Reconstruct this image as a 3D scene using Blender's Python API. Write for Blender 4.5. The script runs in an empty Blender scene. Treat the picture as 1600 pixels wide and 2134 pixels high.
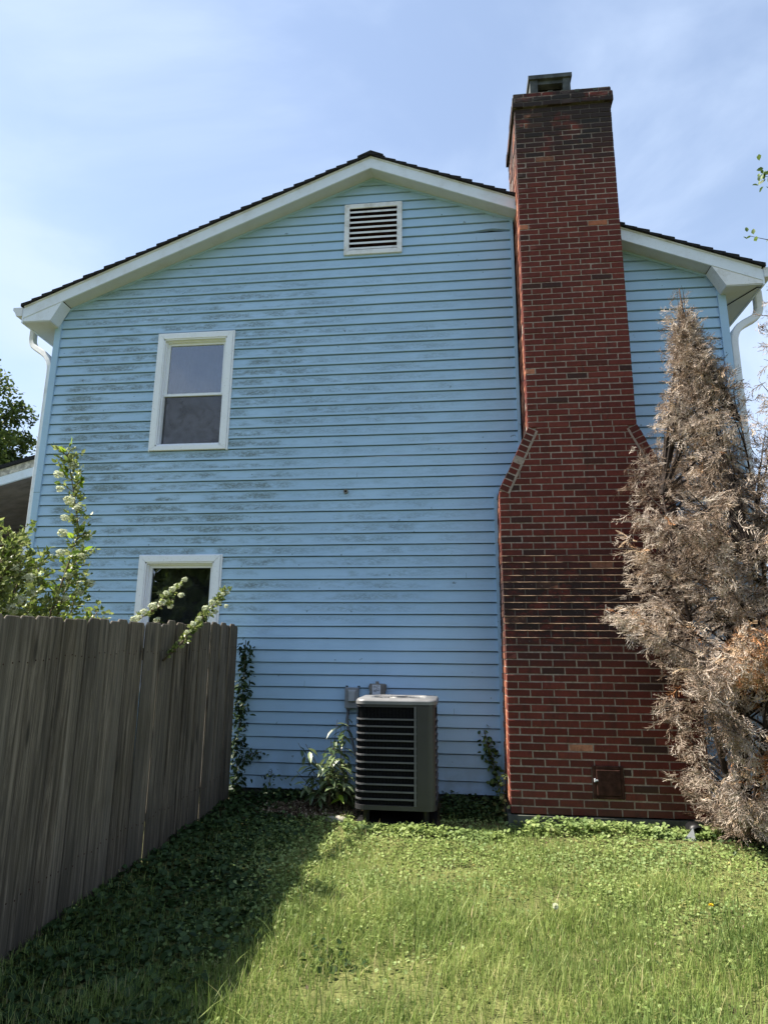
import bpy, math, random
import numpy as np
from mathutils import Vector, Matrix
S = bpy.context.scene
C = S.collection
rng = np.random.default_rng(7)
random.seed(7)
R = math.radians

# ------------------------------------------------------------ camera, sky, sun
def set_camera():
    yaw, pit, roll = 0.113465, 0.220942, 0.009235
    f = Vector((-math.sin(yaw)*math.cos(pit), math.cos(yaw)*math.cos(pit), math.sin(pit)))
    r = Vector((math.cos(yaw), math.sin(yaw), 0)); u = r.cross(f)
    r2 = math.cos(roll)*r + math.sin(roll)*u; u2 = -math.sin(roll)*r + math.cos(roll)*u
    m = Matrix(((r2.x, u2.x, -f.x, 0), (r2.y, u2.y, -f.y, -6.93185), (r2.z, u2.z, -f.z, 1.4995), (0, 0, 0, 1)))
    cd = bpy.data.cameras.new('camera'); co = bpy.data.objects.new('camera', cd); C.objects.link(co)
    co.matrix_world = m
    cd.sensor_fit = 'VERTICAL'; cd.sensor_height = 36.0
    cd.lens = 36.0*1340.0/2134.0
    cd.clip_start = 0.05; cd.clip_end = 2000
    S.camera = co
set_camera()
SUN_EL, SUN_AZ = R(54), R(1.2)          # azimuth: how far the sun stands behind the plane of the gable, from -x
sund = Vector((-math.cos(SUN_EL)*math.cos(SUN_AZ), math.cos(SUN_EL)*math.sin(SUN_AZ), math.sin(SUN_EL)))
W = bpy.data.worlds.new('World'); S.world = W; W.use_nodes = True
def world():
    nt = W.node_tree; nt.nodes.clear()
    N = nt.nodes.new; L = nt.links.new
    out = N('ShaderNodeOutputWorld'); bg = N('ShaderNodeBackground'); bg.inputs['Strength'].default_value = 0.09
    sky = N('ShaderNodeTexSky'); sky.sky_type = 'NISHITA'; sky.sun_disc = False
    sky.sun_elevation = SUN_EL; sky.sun_rotation = math.atan2(sund.x, sund.y)
    sky.altitude = 100; sky.air_density = 1.0; sky.dust_density = 0.7; sky.ozone_density = 1.4
    tc = N('ShaderNodeTexCoord'); mp = N('ShaderNodeMapping'); mp.inputs['Scale'].default_value = (1.0, 1.0, 2.2)
    mp.inputs['Rotation'].default_value = (0.0, R(24), R(20))
    L(tc.outputs['Generated'], mp.inputs['Vector'])
    n = N('ShaderNodeTexNoise'); n.inputs['Scale'].default_value = 1.7; n.inputs['Detail'].default_value = 7; n.inputs['Roughness'].default_value = 0.52; n.inputs['Distortion'].default_value = 0.5
    L(mp.outputs['Vector'], n.inputs['Vector'])
    cr = N('ShaderNodeMapRange'); cr.interpolation_type = 'SMOOTHSTEP'
    cr.inputs['From Min'].default_value = 0.40; cr.inputs['From Max'].default_value = 0.66
    cr.inputs['To Min'].default_value = 0.30; cr.inputs['To Max'].default_value = 0.85
    L(n.outputs['Fac'], cr.inputs['Value'])
    # haze brightens the sky towards the horizon
    sep = N('ShaderNodeSeparateXYZ'); L(tc.outputs['Generated'], sep.inputs['Vector'])
    hz = N('ShaderNodeMapRange'); hz.interpolation_type = 'SMOOTHSTEP'; hz.inputs['From Min'].default_value = 0.02; hz.inputs['From Max'].default_value = 0.75
    hz.inputs['To Min'].default_value = 0.25; hz.inputs['To Max'].default_value = 0.0
    L(sep.outputs['Z'], hz.inputs['Value'])
    ad = N('ShaderNodeMath'); ad.operation = 'ADD'; ad.use_clamp = True; L(cr.outputs[0], ad.inputs[0]); L(hz.outputs[0], ad.inputs[1])
    mx = N('ShaderNodeMixRGB'); mx.inputs['Color2'].default_value = (3.3, 4.0, 5.2, 1)
    L(ad.outputs[0], mx.inputs['Fac']); L(sky.outputs['Color'], mx.inputs['Color1'])
    L(mx.outputs['Color'], bg.inputs['Color']); L(bg.outputs['Background'], out.inputs['Surface'])
world()
sd = bpy.data.lights.new('sun', 'SUN'); sd.energy = 5.0; sd.angle = R(0.55); sd.color = (1.0, 0.93, 0.82)
so = bpy.data.objects.new('sun', sd); C.objects.link(so); so.location = (-20, 0, 30)
so.rotation_euler = sund.to_track_quat('Z', 'Y').to_euler()
S.view_settings.view_transform = 'Standard'; S.view_settings.look = 'None'
S.view_settings.exposure = 1.4; S.view_settings.gamma = 1.0; S.view_settings.use_curve_mapping = False
S.render.engine = 'CYCLES'

# ------------------------------------------------------------ materials
class NB:
    def __init__(s, name):
        s.m = bpy.data.materials.new(name); s.m.use_nodes = True
        s.nt = s.m.node_tree; s.nt.nodes.clear()
        s.out = s.n('ShaderNodeOutputMaterial'); s.b = s.n('ShaderNodeBsdfPrincipled')
        s.l(s.b.outputs[0], s.out.inputs['Surface'])
    def n(s, t): return s.nt.nodes.new(t)
    def l(s, a, b): s.nt.links.new(a, b)
    def pos(s):
        if not hasattr(s, '_p'): s._p = s.n('ShaderNodeNewGeometry').outputs['Position']
        return s._p
    def xyz(s):
        if not hasattr(s, '_x'):
            q = s.n('ShaderNodeSeparateXYZ'); s.l(s.pos(), q.inputs[0]); s._x = q.outputs
        return s._x
    def noise(s, scale, detail=4, rough=.55, vec=None, sc=(1, 1, 1), dist=0):
        mp = s.n('ShaderNodeMapping'); mp.inputs['Scale'].default_value = sc
        s.l(vec if vec else s.pos(), mp.inputs['Vector'])
        q = s.n('ShaderNodeTexNoise'); q.inputs['Scale'].default_value = scale; q.inputs['Detail'].default_value = detail
        q.inputs['Roughness'].default_value = rough; q.inputs['Distortion'].default_value = dist
        s.l(mp.outputs[0], q.inputs['Vector']); return q.outputs['Fac']
    def mr(s, v, a, b, c=0., d=1., smooth=True):
        q = s.n('ShaderNodeMapRange')
        if smooth: q.interpolation_type = 'SMOOTHSTEP'
        q.inputs['From Min'].default_value = a; q.inputs['From Max'].default_value = b
        q.inputs['To Min'].default_value = c; q.inputs['To Max'].default_value = d
        s.l(v, q.inputs['Value']); return q.outputs[0]
    def math(s, op, a, b=None):
        q = s.n('ShaderNodeMath'); q.operation = op
        for i, v in enumerate((a, b)):
            if v is None: continue
            if isinstance(v, (int, float)): q.inputs[i].default_value = v
            else: s.l(v, q.inputs[i])
        return q.outputs[0]
    def mul(s, *v):
        r = v[0]
        for k in v[1:]: r = s.math('MULTIPLY', r, k)
        return r
    def mix(s, f, a, b, mode='MIX'):
        q = s.n('ShaderNodeMixRGB'); q.blend_type = mode
        for i, v in zip(('Fac', 'Color1', 'Color2'), (f, a, b)):
            if isinstance(v, (int, float)): q.inputs[i].default_value = v
            elif isinstance(v, tuple): q.inputs[i].default_value = (*v, 1)
            else: s.l(v, q.inputs[i])
        return q.outputs[0]
    def ramp(s, f, stops):
        q = s.n('ShaderNodeValToRGB'); e = q.color_ramp.elements
        e[0].position, e[0].color = stops[0][0], (*stops[0][1], 1)
        e[1].position, e[1].color = stops[-1][0], (*stops[-1][1], 1)
        for p, c in stops[1:-1]:
            k = e.new(p); k.color = (*c, 1)
        s.l(f, q.inputs[0]); return q.outputs[0]
    def attr(s, name='tint'):
        q = s.n('ShaderNodeAttribute'); q.attribute_name = name; return q.outputs['Fac']
    def rand(s): return s.n('ShaderNodeObjectInfo').outputs['Random']
    def col(s, c):
        if isinstance(c, tuple): s.b.inputs['Base Color'].default_value = (*c, 1)
        else: s.l(c, s.b.inputs['Base Color'])
        s._c = c
    def rough(s, v, spec=.5):
        s.b.inputs['Roughness'].default_value = v; s.b.inputs['Specular IOR Level'].default_value = spec
    def bump(s, h, strength=.3, dist=.01):
        q = s.n('ShaderNodeBump'); q.inputs['Strength'].default_value = strength; q.inputs['Distance'].default_value = dist
        s.l(h, q.inputs['Height']); s.l(q.outputs[0], s.b.inputs['Normal'])
    def translucent(s, f, tintc=None):
        t = s.n('ShaderNodeBsdfTranslucent'); m = s.n('ShaderNodeMixShader'); m.inputs[0].default_value = f
        if isinstance(s._c, tuple): t.inputs['Color'].default_value = (*s._c, 1)
        else: s.l(s._c, t.inputs['Color'])
        s.l(s.b.outputs[0], m.inputs[1]); s.l(t.outputs[0], m.inputs[2]); s.l(m.outputs[0], s.out.inputs['Surface'])

M = {}
def simple(name, c, rough=.6, var=.12, scale=6, spec=.4, metal=0, bump=0):
    b = NB(name); n = b.noise(scale, 5)
    lo = tuple(x*(1-var) for x in c); hi = tuple(min(1, x*(1+var)) for x in c)
    b.col(b.mix(b.mr(n, .3, .7), lo, hi)); b.rough(rough, spec); b.b.inputs['Metallic'].default_value = metal
    if bump: b.bump(b.noise(scale*14, 3), bump, .004)
    M[name] = b.m; return b.m

def m_siding():
    b = NB('siding'); x = b.xyz()
    c = b.mix(b.mr(b.noise(1.3, 4), .3, .7), (.305, .468, .635), (.350, .522, .695))
    c = b.mix(b.mul(b.mr(b.noise(9, 5, sc=(.35, 1, 2.2)), .5, .75), .22), c, (.30, .41, .48))
    f = b.math('FRACT', b.math('DIVIDE', b.math('SUBTRACT', x[2], .165), .127))      # 0 at a board's butt, 1 at its top
    band = b.mul(b.mr(f, .10, .30), b.mr(f, .95, .60))
    row = b.math('FLOOR', b.math('DIVIDE', b.math('SUBTRACT', x[2], .165), .127))
    comb = b.n('ShaderNodeCombineXYZ'); b.l(x[0], comb.inputs[0]); b.l(b.math('MULTIPLY', row, 3.7), comb.inputs[2]); b.l(b.math('MULTIPLY', f, .35), comb.inputs[1])
    patch = b.mr(b.noise(1.5, 3, .6, vec=comb.outputs[0]), .34, .54)
    edge = b.noise(9, 4, .6, vec=b.pos(), sc=(.5, 1, 1.6))
    patch = b.mul(patch, b.mr(edge, .30, .58), b.mr(b.noise(.75, 3, .6), .36, .60, .30, 1.15))
    speck = b.mr(b.noise(38, 4, .75, sc=(.8, 1, 1.9), dist=.6), .40, .56)
    rx = b.math('ADD', b.mr(x[0], -3.4, -1.0, .72, 0), b.mr(x[0], -1.0, .7, .42, .06))
    rx = b.mul(rx, b.mr(x[0], -4.80, -4.60), b.mr(x[0], .75, .60))
    rz = b.mul(b.mr(x[2], 1.5, 2.3), b.mr(x[2], 6.5, 5.4, .0, 1))
    # a clean margin right under the window and beside its frame
    k = b.mul(band, patch, speck, rx, rz)
    c = b.mix(b.math('MULTIPLY', b.math('MINIMUM', k, 1.0), .95), c, (.050, .062, .055))
    # soft green-grey film below the boards' dirt
    film = b.mul(band, patch, rx, rz, .55)
    c = b.mix(film, c, (.19, .27, .29))
    # rain-splashed soil near the ground
    c = b.mix(b.mul(b.mr(x[2], .75, .12), b.mr(b.noise(7, 5), .3, .7), .45), c, (.16, .20, .20))
    sp = b.mr(b.noise(16, 2, .5), .735, .76)
    c = b.mix(b.mul(sp, .6), c, (.06, .08, .08))
    b.col(c); b.rough(.48, .35)
    b.bump(b.noise(40, 3, sc=(.15, 1, 1)), .15, .003)
    M['siding'] = b.m
m_siding()
def m_white(name, base=(.65, .715, .80), grime=.25):
    b = NB(name)
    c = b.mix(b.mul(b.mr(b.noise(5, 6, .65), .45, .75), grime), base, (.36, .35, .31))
    c = b.mix(b.mul(b.mr(b.noise(60, 3), .62, .72), .35), c, (.25, .25, .23))
    b.col(c); b.rough(.5, .4); M[name] = b.m
m_white('white_trim'); m_white('white_vinyl', (.73, .775, .84), .12); m_white('white_peeling', (.68, .70, .73), .75)
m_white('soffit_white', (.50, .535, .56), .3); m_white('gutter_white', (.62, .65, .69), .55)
def m_brick():
    b = NB('brick'); x = b.xyz(); t = b.attr('tint')
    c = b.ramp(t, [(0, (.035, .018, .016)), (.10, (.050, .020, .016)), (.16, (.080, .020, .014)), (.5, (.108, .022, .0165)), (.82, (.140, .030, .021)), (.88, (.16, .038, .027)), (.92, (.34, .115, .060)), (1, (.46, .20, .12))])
    c = b.mix(b.mul(b.mr(b.noise(22, 6, .7), .40, .72), .55), c, (.060, .018, .013))
    c = b.mix(b.mul(b.mr(b.noise(55, 4, .7, sc=(1, 1, .6)), .62, .74), .45), c, (.26, .12, .09))
    c = b.mix(b.mul(b.mr(b.noise(5, 5, .7, sc=(2.2, 1, .35)), .52, .70), .55), c, (.035, .018, .014))
    # soot below the crown, black moss on the weathered courses, damp foot
    soot_black = b.mul(b.mr(x[2], 6.3, 7.6), b.mr(b.noise(3.0, 5, .65), .33, .50))
    c = b.mix(b.mul(soot_black, .90), c, (.020, .018, .017))
    mz = b.mul(b.mr(x[2], 1.15, 1.85), b.mr(x[2], 2.75, 2.15))
    c = b.mix(b.mul(mz, b.mr(b.noise(3.5, 7, .78, sc=(1, 1, 1.6)), .34, .51), .90), c, (.018, .014, .014))
    c = b.mix(b.mul(mz, b.mr(b.noise(70, 3), .66, .73), .7), c, (.26, .21, .18))
    c = b.mix(b.mul(b.mr(x[2], .7, .1), b.mr(b.noise(4, 4), .3, .7), .6), c, (.070, .040, .028))
    b.col(c); b.rough(.85, .25); b.bump(b.noise(90, 5, .7), .55, .006); M['brick'] = b.m
    b = NB('mortar')
    c = b.mix(b.mr(b.noise(30, 5), .3, .7), (.21, .165, .135), (.34, .28, .235)); x = b.xyz()
    c = b.mix(b.mul(b.mr(x[2], 6.9, 7.7), b.mr(b.noise(3.0, 5, .65), .33, .50), .85), c, (.04, .037, .034))
    mz = b.mul(b.mr(x[2], 1.45, 1.8), b.mr(x[2], 2.62, 2.30))
    c = b.mix(b.mul(mz, .80), c, (.05, .038, .034))
    b.col(c); b.rough(.95, .15); b.bump(b.noise(120, 4), .5, .004); M['mortar'] = b.m
m_brick()
simple('mortar_bead', (.17, .12, .085), .95, .85, 9, .1, bump=.6)
def m_wood():
    b = NB('fence_wood'); r = b.rand()
    ob = b.n('ShaderNodeTexCoord').outputs['Object']
    off = b.n('ShaderNodeVectorMath'); off.operation = 'ADD'; cm = b.n('ShaderNodeCombineXYZ'); b.l(b.math('MULTIPLY', r, 37.), cm.inputs[1]); b.l(b.math('MULTIPLY', r, 11.), cm.inputs[2])
    b.l(ob, off.inputs[0]); b.l(cm.outputs[0], off.inputs[1]); v = off.outputs[0]
    g1 = b.noise(30, 7, .78, vec=v, sc=(1, 1, .035), dist=.7); g2 = b.noise(7, 4, .6, vec=v, sc=(1, 1, .16), dist=1.3)
    c = b.ramp(g1, [(.36, (.036, .028, .019)), (.5, (.130, .106, .078)), (.64, (.30, .25, .19))])
    c = b.mix(b.mul(b.mr(g2, .45, .7), .45), c, (.060, .052, .044))
    kn = b.n('ShaderNodeTexVoronoi'); mp = b.n('ShaderNodeMapping'); mp.inputs['Scale'].default_value = (2, 6.5, 1.5); b.l(v, mp.inputs[0]); b.l(mp.outputs[0], kn.inputs['Vector']); kn.inputs['Scale'].default_value = 1.1
    c = b.mix(b.mul(b.mr(kn.outputs['Distance'], .20, .07), .9), c, (.022, .017, .013))
    c = b.mix(b.mr(r, 0, 1, 0, .40, False), c, (.17, .155, .13))
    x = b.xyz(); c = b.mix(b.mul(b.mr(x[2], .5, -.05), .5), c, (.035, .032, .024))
    c = b.mix(b.mul(b.mr(b.noise(1.5, 3), .55, .75), .3), c, (.10, .085, .05))
    sm_ = b.mr(b.math('FRACT', b.math('MULTIPLY', r, 7.31)), 0, 1, .74, 1.06, False); c = b.mix(1.0, c, sm_, 'MULTIPLY')
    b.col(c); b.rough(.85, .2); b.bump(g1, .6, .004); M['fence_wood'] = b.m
m_wood()
def m_ground():
    b = NB('soil'); n = b.noise(7, 8, .7)
    c = b.ramp(n, [(.3, (.055, .055, .022)), (.5, (.12, .13, .045)), (.7, (.19, .19, .07))])
    x = b.xyz()
    c = b.mix(b.mul(b.mr(x[1], -1.4, -.5), .8), c, b.ramp(b.noise(25, 5), [(.3, (.03, .022, .014)), (.7, (.11, .08, .05))]))
    b.col(c); b.rough(1, .1); b.bump(b.noise(30, 6), .7, .03); M['soil'] = b.m
m_ground()
def m_leaf(name, stops, trans=.35, rough=.5, spec=.4, posn=None):
    b = NB(name); c = b.ramp(b.attr('tint'), stops)
    if posn: c = b.mix(b.mul(b.mr(b.noise(posn[0], 3), .40, .66), posn[2]), c, posn[1])
    b.col(c); b.rough(rough, spec); b.translucent(trans); M[name] = b.m
m_leaf('grass', [(0, (.07, .12, .025)), (.5, (.25, .33, .085)), (.85, (.44, .49, .18)), (.93, (.45, .42, .18)), (1, (.58, .50, .28))], .45, .5, .2, (2.3, (.13, .20, .055), .55))
m_leaf('ground_leaf', [(0, (.09, .14, .035)), (.5, (.26, .34, .10)), (.9, (.38, .44, .17)), (1, (.46, .40, .14))], .38, .5, .25, (1.6, (.20, .29, .12), .5))
m_leaf('dark_ivy', [(0, (.014, .030, .009)), (.6, (.036, .068, .020)), (1, (.085, .13, .040))], .2, .5, .2)
m_leaf('bush_leaf', [(0, (.07, .11, .020)), (.5, (.19, .24, .060)), (1, (.34, .38, .14))], .40, .42, .5)
m_leaf('bright_leaf', [(0, (.20, .32, .02)), (1, (.32, .46, .05))], .4, .45, .4)
m_leaf('tree_leaf', [(0, (.030, .055, .012)), (.5, (.075, .115, .024)), (1, (.15, .20, .05))], .35, .5, .3)
m_leaf('tree_leaf_light', [(0, (.06, .10, .02)), (1, (.15, .22, .06))], .35, .5, .3)
m_leaf('plant_leaf', [(0, (.03, .055, .018)), (.5, (.09, .14, .05)), (1, (.30, .36, .18))], .25, .35, .5)
m_leaf('dead_spray', [(0, (.06, .038, .024)), (.22, (.22, .155, .11)), (.45, (.45, .37, .305)), (.66, (.64, .56, .48)), (.78, (.62, .46, .31)), (.90, (.48, .26, .13)), (1, (.54, .25, .11))], .15, .8, .15)
m_leaf('litter', [(0, (.055, .035, .022)), (.6, (.16, .11, .07)), (1, (.38, .31, .22))], .1, .8, .2)
m_leaf('petal', [(0, (.50, .54, .34)), (1, (.74, .76, .60))], .3, .7, .2)
simple('bark', (.075, .055, .042), .9, .4, 20, .2, bump=.6); simple('dark_bark', (.035, .026, .022), .9, .4, 20, .2)
simple('stem', (.10, .075, .045), .8, .3, 20, .2)
simple('shingle', (.022, .022, .024), .95, .45, 60, .15, bump=.5)
simple('concrete', (.20, .19, .17), .95, .35, 12, .15, bump=.6)
simple('mossy_concrete', (.075, .080, .065), .95, .45, 9, .15, bump=.6)
simple('cap_metal', (.055, .062, .058), .7, .45, 8, .4)
simple('soot_black', (.012, .012, .012), .95, .3, 9, .1)
simple('unit_metal', (.036, .036, .038), .42, .12, 5, .5)
simple('unit_bar', (.105, .106, .110), .45, .15, 9, .5)
simple('lid_metal', (.17, .17, .17), .42, .16, 7, .5)
simple('coil', (.005, .005, .0055), .9, .3, 60, .05)
simple('fin', (.018, .018, .019), .8, .3, 60, .1)
simple('grey_box', (.20, .215, .225), .5, .12, 14, .4); simple('grey_box_light', (.27, .29, .30), .45, .1, 14, .4)
simple('taupe_box', (.16, .155, .14), .6, .2, 14, .4)
simple('label_white', (.55, .58, .62), .6, .15, 60); simple('print_dark', (.10, .11, .13), .7, .1)
simple('black_plastic', (.008, .008, .009), .45, .2, 9, .4); simple('cable_grey', (.10, .105, .11), .6, .1)
simple('rust_brown', (.045, .020, .015), .8, .35, 18, .1)
simple('room_dark', (.030, .027, .024), .9, .2); simple('curtain', (.060, .050, .040), .9, .5, 3)
simple('porch_brown', (.26, .22, .20), .8, .2, 5); simple('weathered_board', (.46, .43, .38), .8, .45, 14)
simple('black_edge', (.015, .015, .017), .8, .3); simple('seam_dark', (.03, .03, .03), .8, .1)
simple('yellow_flower', (.75, .55, .02), .6, .1); simple('stone', (.34, .31, .26), .9, .3, 14, .2, bump=.5)
def m_glass(name, tint, screen=0.):
    b = NB(name); nt = b.nt
    g = b.n('ShaderNodeBsdfGlossy'); g.inputs['Roughness'].default_value = .012; g.inputs['Color'].default_value = (1, 1, 1, 1)
    t = b.n('ShaderNodeBsdfTransparent'); t.inputs['Color'].default_value = (*tint, 1)
    wv = b.n('ShaderNodeBump'); wv.inputs['Strength'].default_value = .12; wv.inputs['Distance'].default_value = .02
    b.l(b.noise(2.4, 2), wv.inputs['Height']); b.l(wv.outputs[0], g.inputs['Normal'])
    mx = b.n('ShaderNodeMixShader')
    lw = b.n('ShaderNodeLayerWeight'); fac = b.math('ADD', b.math('MULTIPLY', b.math('POWER', lw.outputs['Facing'], 4.), .7), .13)
    b.l(fac, mx.inputs[0]); b.l(t.outputs[0], mx.inputs[1]); b.l(g.outputs[0], mx.inputs[2])
    if screen:
        d = b.n('ShaderNodeBsdfDiffuse'); d.inputs['Color'].default_value = (.06, .062, .07, 1)
        m2 = b.n('ShaderNodeMixShader'); b.l(b.mr(b.noise(6, 3, dist=1.5), .35, .7, screen*.7, screen), m2.inputs[0])
        b.l(mx.outputs[0], m2.inputs[1]); b.l(d.outputs[0], m2.inputs[2]); b.l(m2.outputs[0], b.out.inputs['Surface'])
    else: b.l(mx.outputs[0], b.out.inputs['Surface'])
    M[name] = b.m
m_glass('glass', (.75, .8, .85)); m_glass('screen', (.45, .47, .5), .75)

# ------------------------------------------------------------ helpers
def mesh_obj(name, V, F, mat, parent=None, tint=None, smooth=False):
    me = bpy.data.meshes.new(name)
    me.from_pydata([tuple(v) for v in V], [], [tuple(f) for f in F])
    if mat: me.materials.append(M[mat] if isinstance(mat, str) else mat)
    if smooth: me.polygons.foreach_set('use_smooth', [True]*len(me.polygons))
    if tint is not None:
        a = me.attributes.new('tint', 'FLOAT', 'POINT')
        a.data.foreach_set('value', np.full(len(me.vertices), tint, dtype=np.float32) if np.isscalar(tint) else np.asarray(tint, dtype=np.float32))
    o = bpy.data.objects.new(name, me); C.objects.link(o)
    if parent: o.parent = parent
    return o
def empty(name, loc=(0, 0, 0)):
    o = bpy.data.objects.new(name, None); C.objects.link(o); o.empty_display_size = .2; o.location = loc
    return o
def tag(o, label=None, cat=None, group=None, kind=None):
    if label: o['label'] = label
    if cat: o['category'] = cat
    if group: o['group'] = group
    if kind: o['kind'] = kind
    return o
def childof(o, p):
    """parent keeping world coordinates (p has only a location)"""
    o.parent = p; o.matrix_parent_inverse = Matrix.Translation(-Vector(p.location)); return o
class G:
    """collects geometry into one mesh"""
    def __init__(s): s.V = []; s.F = []; s.T = []
    def add(s, V, F, t=0.):
        k = len(s.V); s.V += [tuple(v) for v in V]; s.F += [tuple(i+k for i in f) for f in F]; s.T += [t]*len(V); return s
    def box(s, x0, x1, y0, y1, z0, z1, t=0.):
        V = [(x0, y0, z0), (x1, y0, z0), (x1, y1, z0), (x0, y1, z0), (x0, y0, z1), (x1, y0, z1), (x1, y1, z1), (x0, y1, z1)]
        return s.add(V, [(0, 3, 2, 1), (4, 5, 6, 7), (0, 1, 5, 4), (1, 2, 6, 5), (2, 3, 7, 6), (3, 0, 4, 7)], t)
    def prism(s, poly, y0, y1, t=0.):
        """poly in xz (counter-clockwise seen from -y), extruded along y"""
        n = len(poly)
        V = [(x, y0, z) for x, z in poly] + [(x, y1, z) for x, z in poly]
        F = [tuple(range(n)), tuple(range(2*n-1, n-1, -1))] + [(i, i+n, (i+1) % n+n, (i+1) % n) for i in range(n)]
        return s.add(V, F, t)
    def tube(s, pts, rad, n=8, cap=True, t=0.):
        P = [Vector(p) for p in pts]; k0 = len(s.V); m = len(P)
        if not hasattr(rad, '__len__'): rad = [rad]*m
        up = Vector((0.13, .31, .94)); prev = None; V = []
        for i, p in enumerate(P):
            d = (P[min(i+1, m-1)]-P[max(i-1, 0)])
            d = d.normalized() if d.length > 1e-9 else Vector((0, 0, 1))
            a = d.cross(up if prev is None else prev)
            if a.length < 1e-4: a = d.cross(Vector((1, 0, 0)))
            a.normalize(); b = a.cross(d).normalized(); prev = b if prev is None else b
            prev = b
            # keep frame stable
            for j in range(n):
                th = 2*math.pi*j/n
                V.append(p+(a*math.cos(th)+b*math.sin(th))*rad[i])
        F = [(i*n+j, i*n+(j+1) % n, (i+1)*n+(j+1) % n, (i+1)*n+j) for i in range(m-1) for j in range(n)]
        if cap: F += [tuple(range(n-1, -1, -1)), tuple(range((m-1)*n, m*n))]
        return s.add(V, F, t)
    def build(s, name, mat, parent=None, smooth=False, tint=False):
        return mesh_obj(name, s.V, s.F, mat, parent, s.T if tint else None, smooth)
def box(name, x0, x1, y0, y1, z0, z1, mat, parent=None, bev=0):
    o = G().box(x0, x1, y0, y1, z0, z1).build(name, mat, parent)
    if bev:
        md = o.modifiers.new('bevel', 'BEVEL'); md.width = bev; md.segments = 2
    return o

def mass(name, T, F, Rm, loc, tint, mat, parent=None, smooth=False):
    """one mesh of many copies: template T (m,3), faces F (k tuples of equal length), matrices Rm (N,3,3), loc (N,3)"""
    T = np.asarray(T, float); F = np.asarray(F, int); N = len(loc); m = len(T)
    V = np.einsum('nij,mj->nmi', Rm, T)+loc[:, None, :]
    Fa = (F[None, :, :]+(np.arange(N)*m)[:, None, None]).reshape(-1, F.shape[1])
    me = bpy.data.meshes.new(name); nf = len(Fa); k = F.shape[1]
    me.vertices.add(N*m); me.vertices.foreach_set('co', V.reshape(-1).astype(np.float32))
    me.loops.add(nf*k); me.loops.foreach_set('vertex_index', Fa.reshape(-1).astype(np.int32))
    me.polygons.add(nf); me.polygons.foreach_set('loop_start', np.arange(0, nf*k, k, dtype=np.int32))
    me.polygons.foreach_set('loop_total', np.full(nf, k, dtype=np.int32))
    if smooth: me.polygons.foreach_set('use_smooth', np.ones(nf, bool))
    me.update(calc_edges=True)
    a = me.attributes.new('tint', 'FLOAT', 'POINT'); a.data.foreach_set('value', np.repeat(tint, m).astype(np.float32))
    me.materials.append(M[mat]); o = bpy.data.objects.new(name, me); C.objects.link(o)
    if parent: o.parent = parent
    return o
def mats(N, scale, up=None, tilt=.5, yaw=None):
    """matrices: local +y is the leaf's length, +z its face; random yaw, tilted"""
    yaw = rng.uniform(0, 2*np.pi, N) if yaw is None else yaw
    p = rng.normal(0, tilt, N); r = rng.normal(0, tilt, N)
    cy, sy, cp, sp, cr, sr = np.cos(yaw), np.sin(yaw), np.cos(p), np.sin(p), np.cos(r), np.sin(r)
    Z = np.zeros((N, 3, 3)); Z[:, 0, 0] = cy; Z[:, 0, 1] = -sy; Z[:, 1, 0] = sy; Z[:, 1, 1] = cy; Z[:, 2, 2] = 1
    X = np.zeros((N, 3, 3)); X[:, 0, 0] = 1; X[:, 1, 1] = cp; X[:, 1, 2] = -sp; X[:, 2, 1] = sp; X[:, 2, 2] = cp
    Y = np.zeros((N, 3, 3)); Y[:, 1, 1] = 1; Y[:, 0, 0] = cr; Y[:, 0, 2] = sr; Y[:, 2, 0] = -sr; Y[:, 2, 2] = cr
    return np.einsum('nij,njk,nkl->nil', Z, X, Y)*np.asarray(scale)[:, None, None]
def frames(d, roll=None, scale=None):
    """matrices whose local +y points along d"""
    d = d/np.linalg.norm(d, axis=1, keepdims=True); N = len(d)
    h = rng.normal(size=(N, 3)); a = np.cross(d, h); a /= np.linalg.norm(a, axis=1, keepdims=True)
    b = np.cross(a, d)
    m = np.stack([a, d, b], axis=2)
    return m*(np.ones(N) if scale is None else scale)[:, None, None]
LEAF_T = [(0, 0, 0), (.30, .35, .05), (0, .40, -.04), (-.30, .35, .05), (.22, .72, .02), (0, .75, -.05), (-.22, .72, .02), (0, 1, -.10)]
LEAF_F = [(0, 1, 2), (0, 2, 3), (1, 4, 2), (4, 5, 2), (2, 5, 3), (5, 6, 3), (4, 7, 5), (5, 7, 6)]
LONG_T = [(0, 0, 0), (.13, .3, .03), (0, .32, -.02), (-.13, .3, .03), (.14, .62, -.03), (0, .64, -.08), (-.14, .62, -.03), (0, 1, -.24)]
ROUND_T = [(0, 0, 0), (.36, .12, .06), (.5, .5, .10), (.3, .88, .03), (0, .95, 0), (-.3, .88, .03), (-.5, .5, .10), (-.36, .12, .06), (0, .45, -.03)]
ROUND_F = [(8, i, i+1) for i in range(7)]+[(8, 7, 0)]
BLADE_T = [(-.5, 0, 0), (.5, 0, 0), (-.42, 0, .38), (.42, 0, .38), (-.25, 0, .72), (.25, 0, .72), (0, 0, 1)]

def gz(x, y):
    """ground height"""
    y = np.asarray(y, float); x = np.asarray(x, float)
    h = .08+.036*np.clip(y, -7, 0)
    return h+.012*np.sin(x*2.1+1)*np.sin(y*1.7)*(y < .3)*(np.abs(x) < 12)

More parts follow.
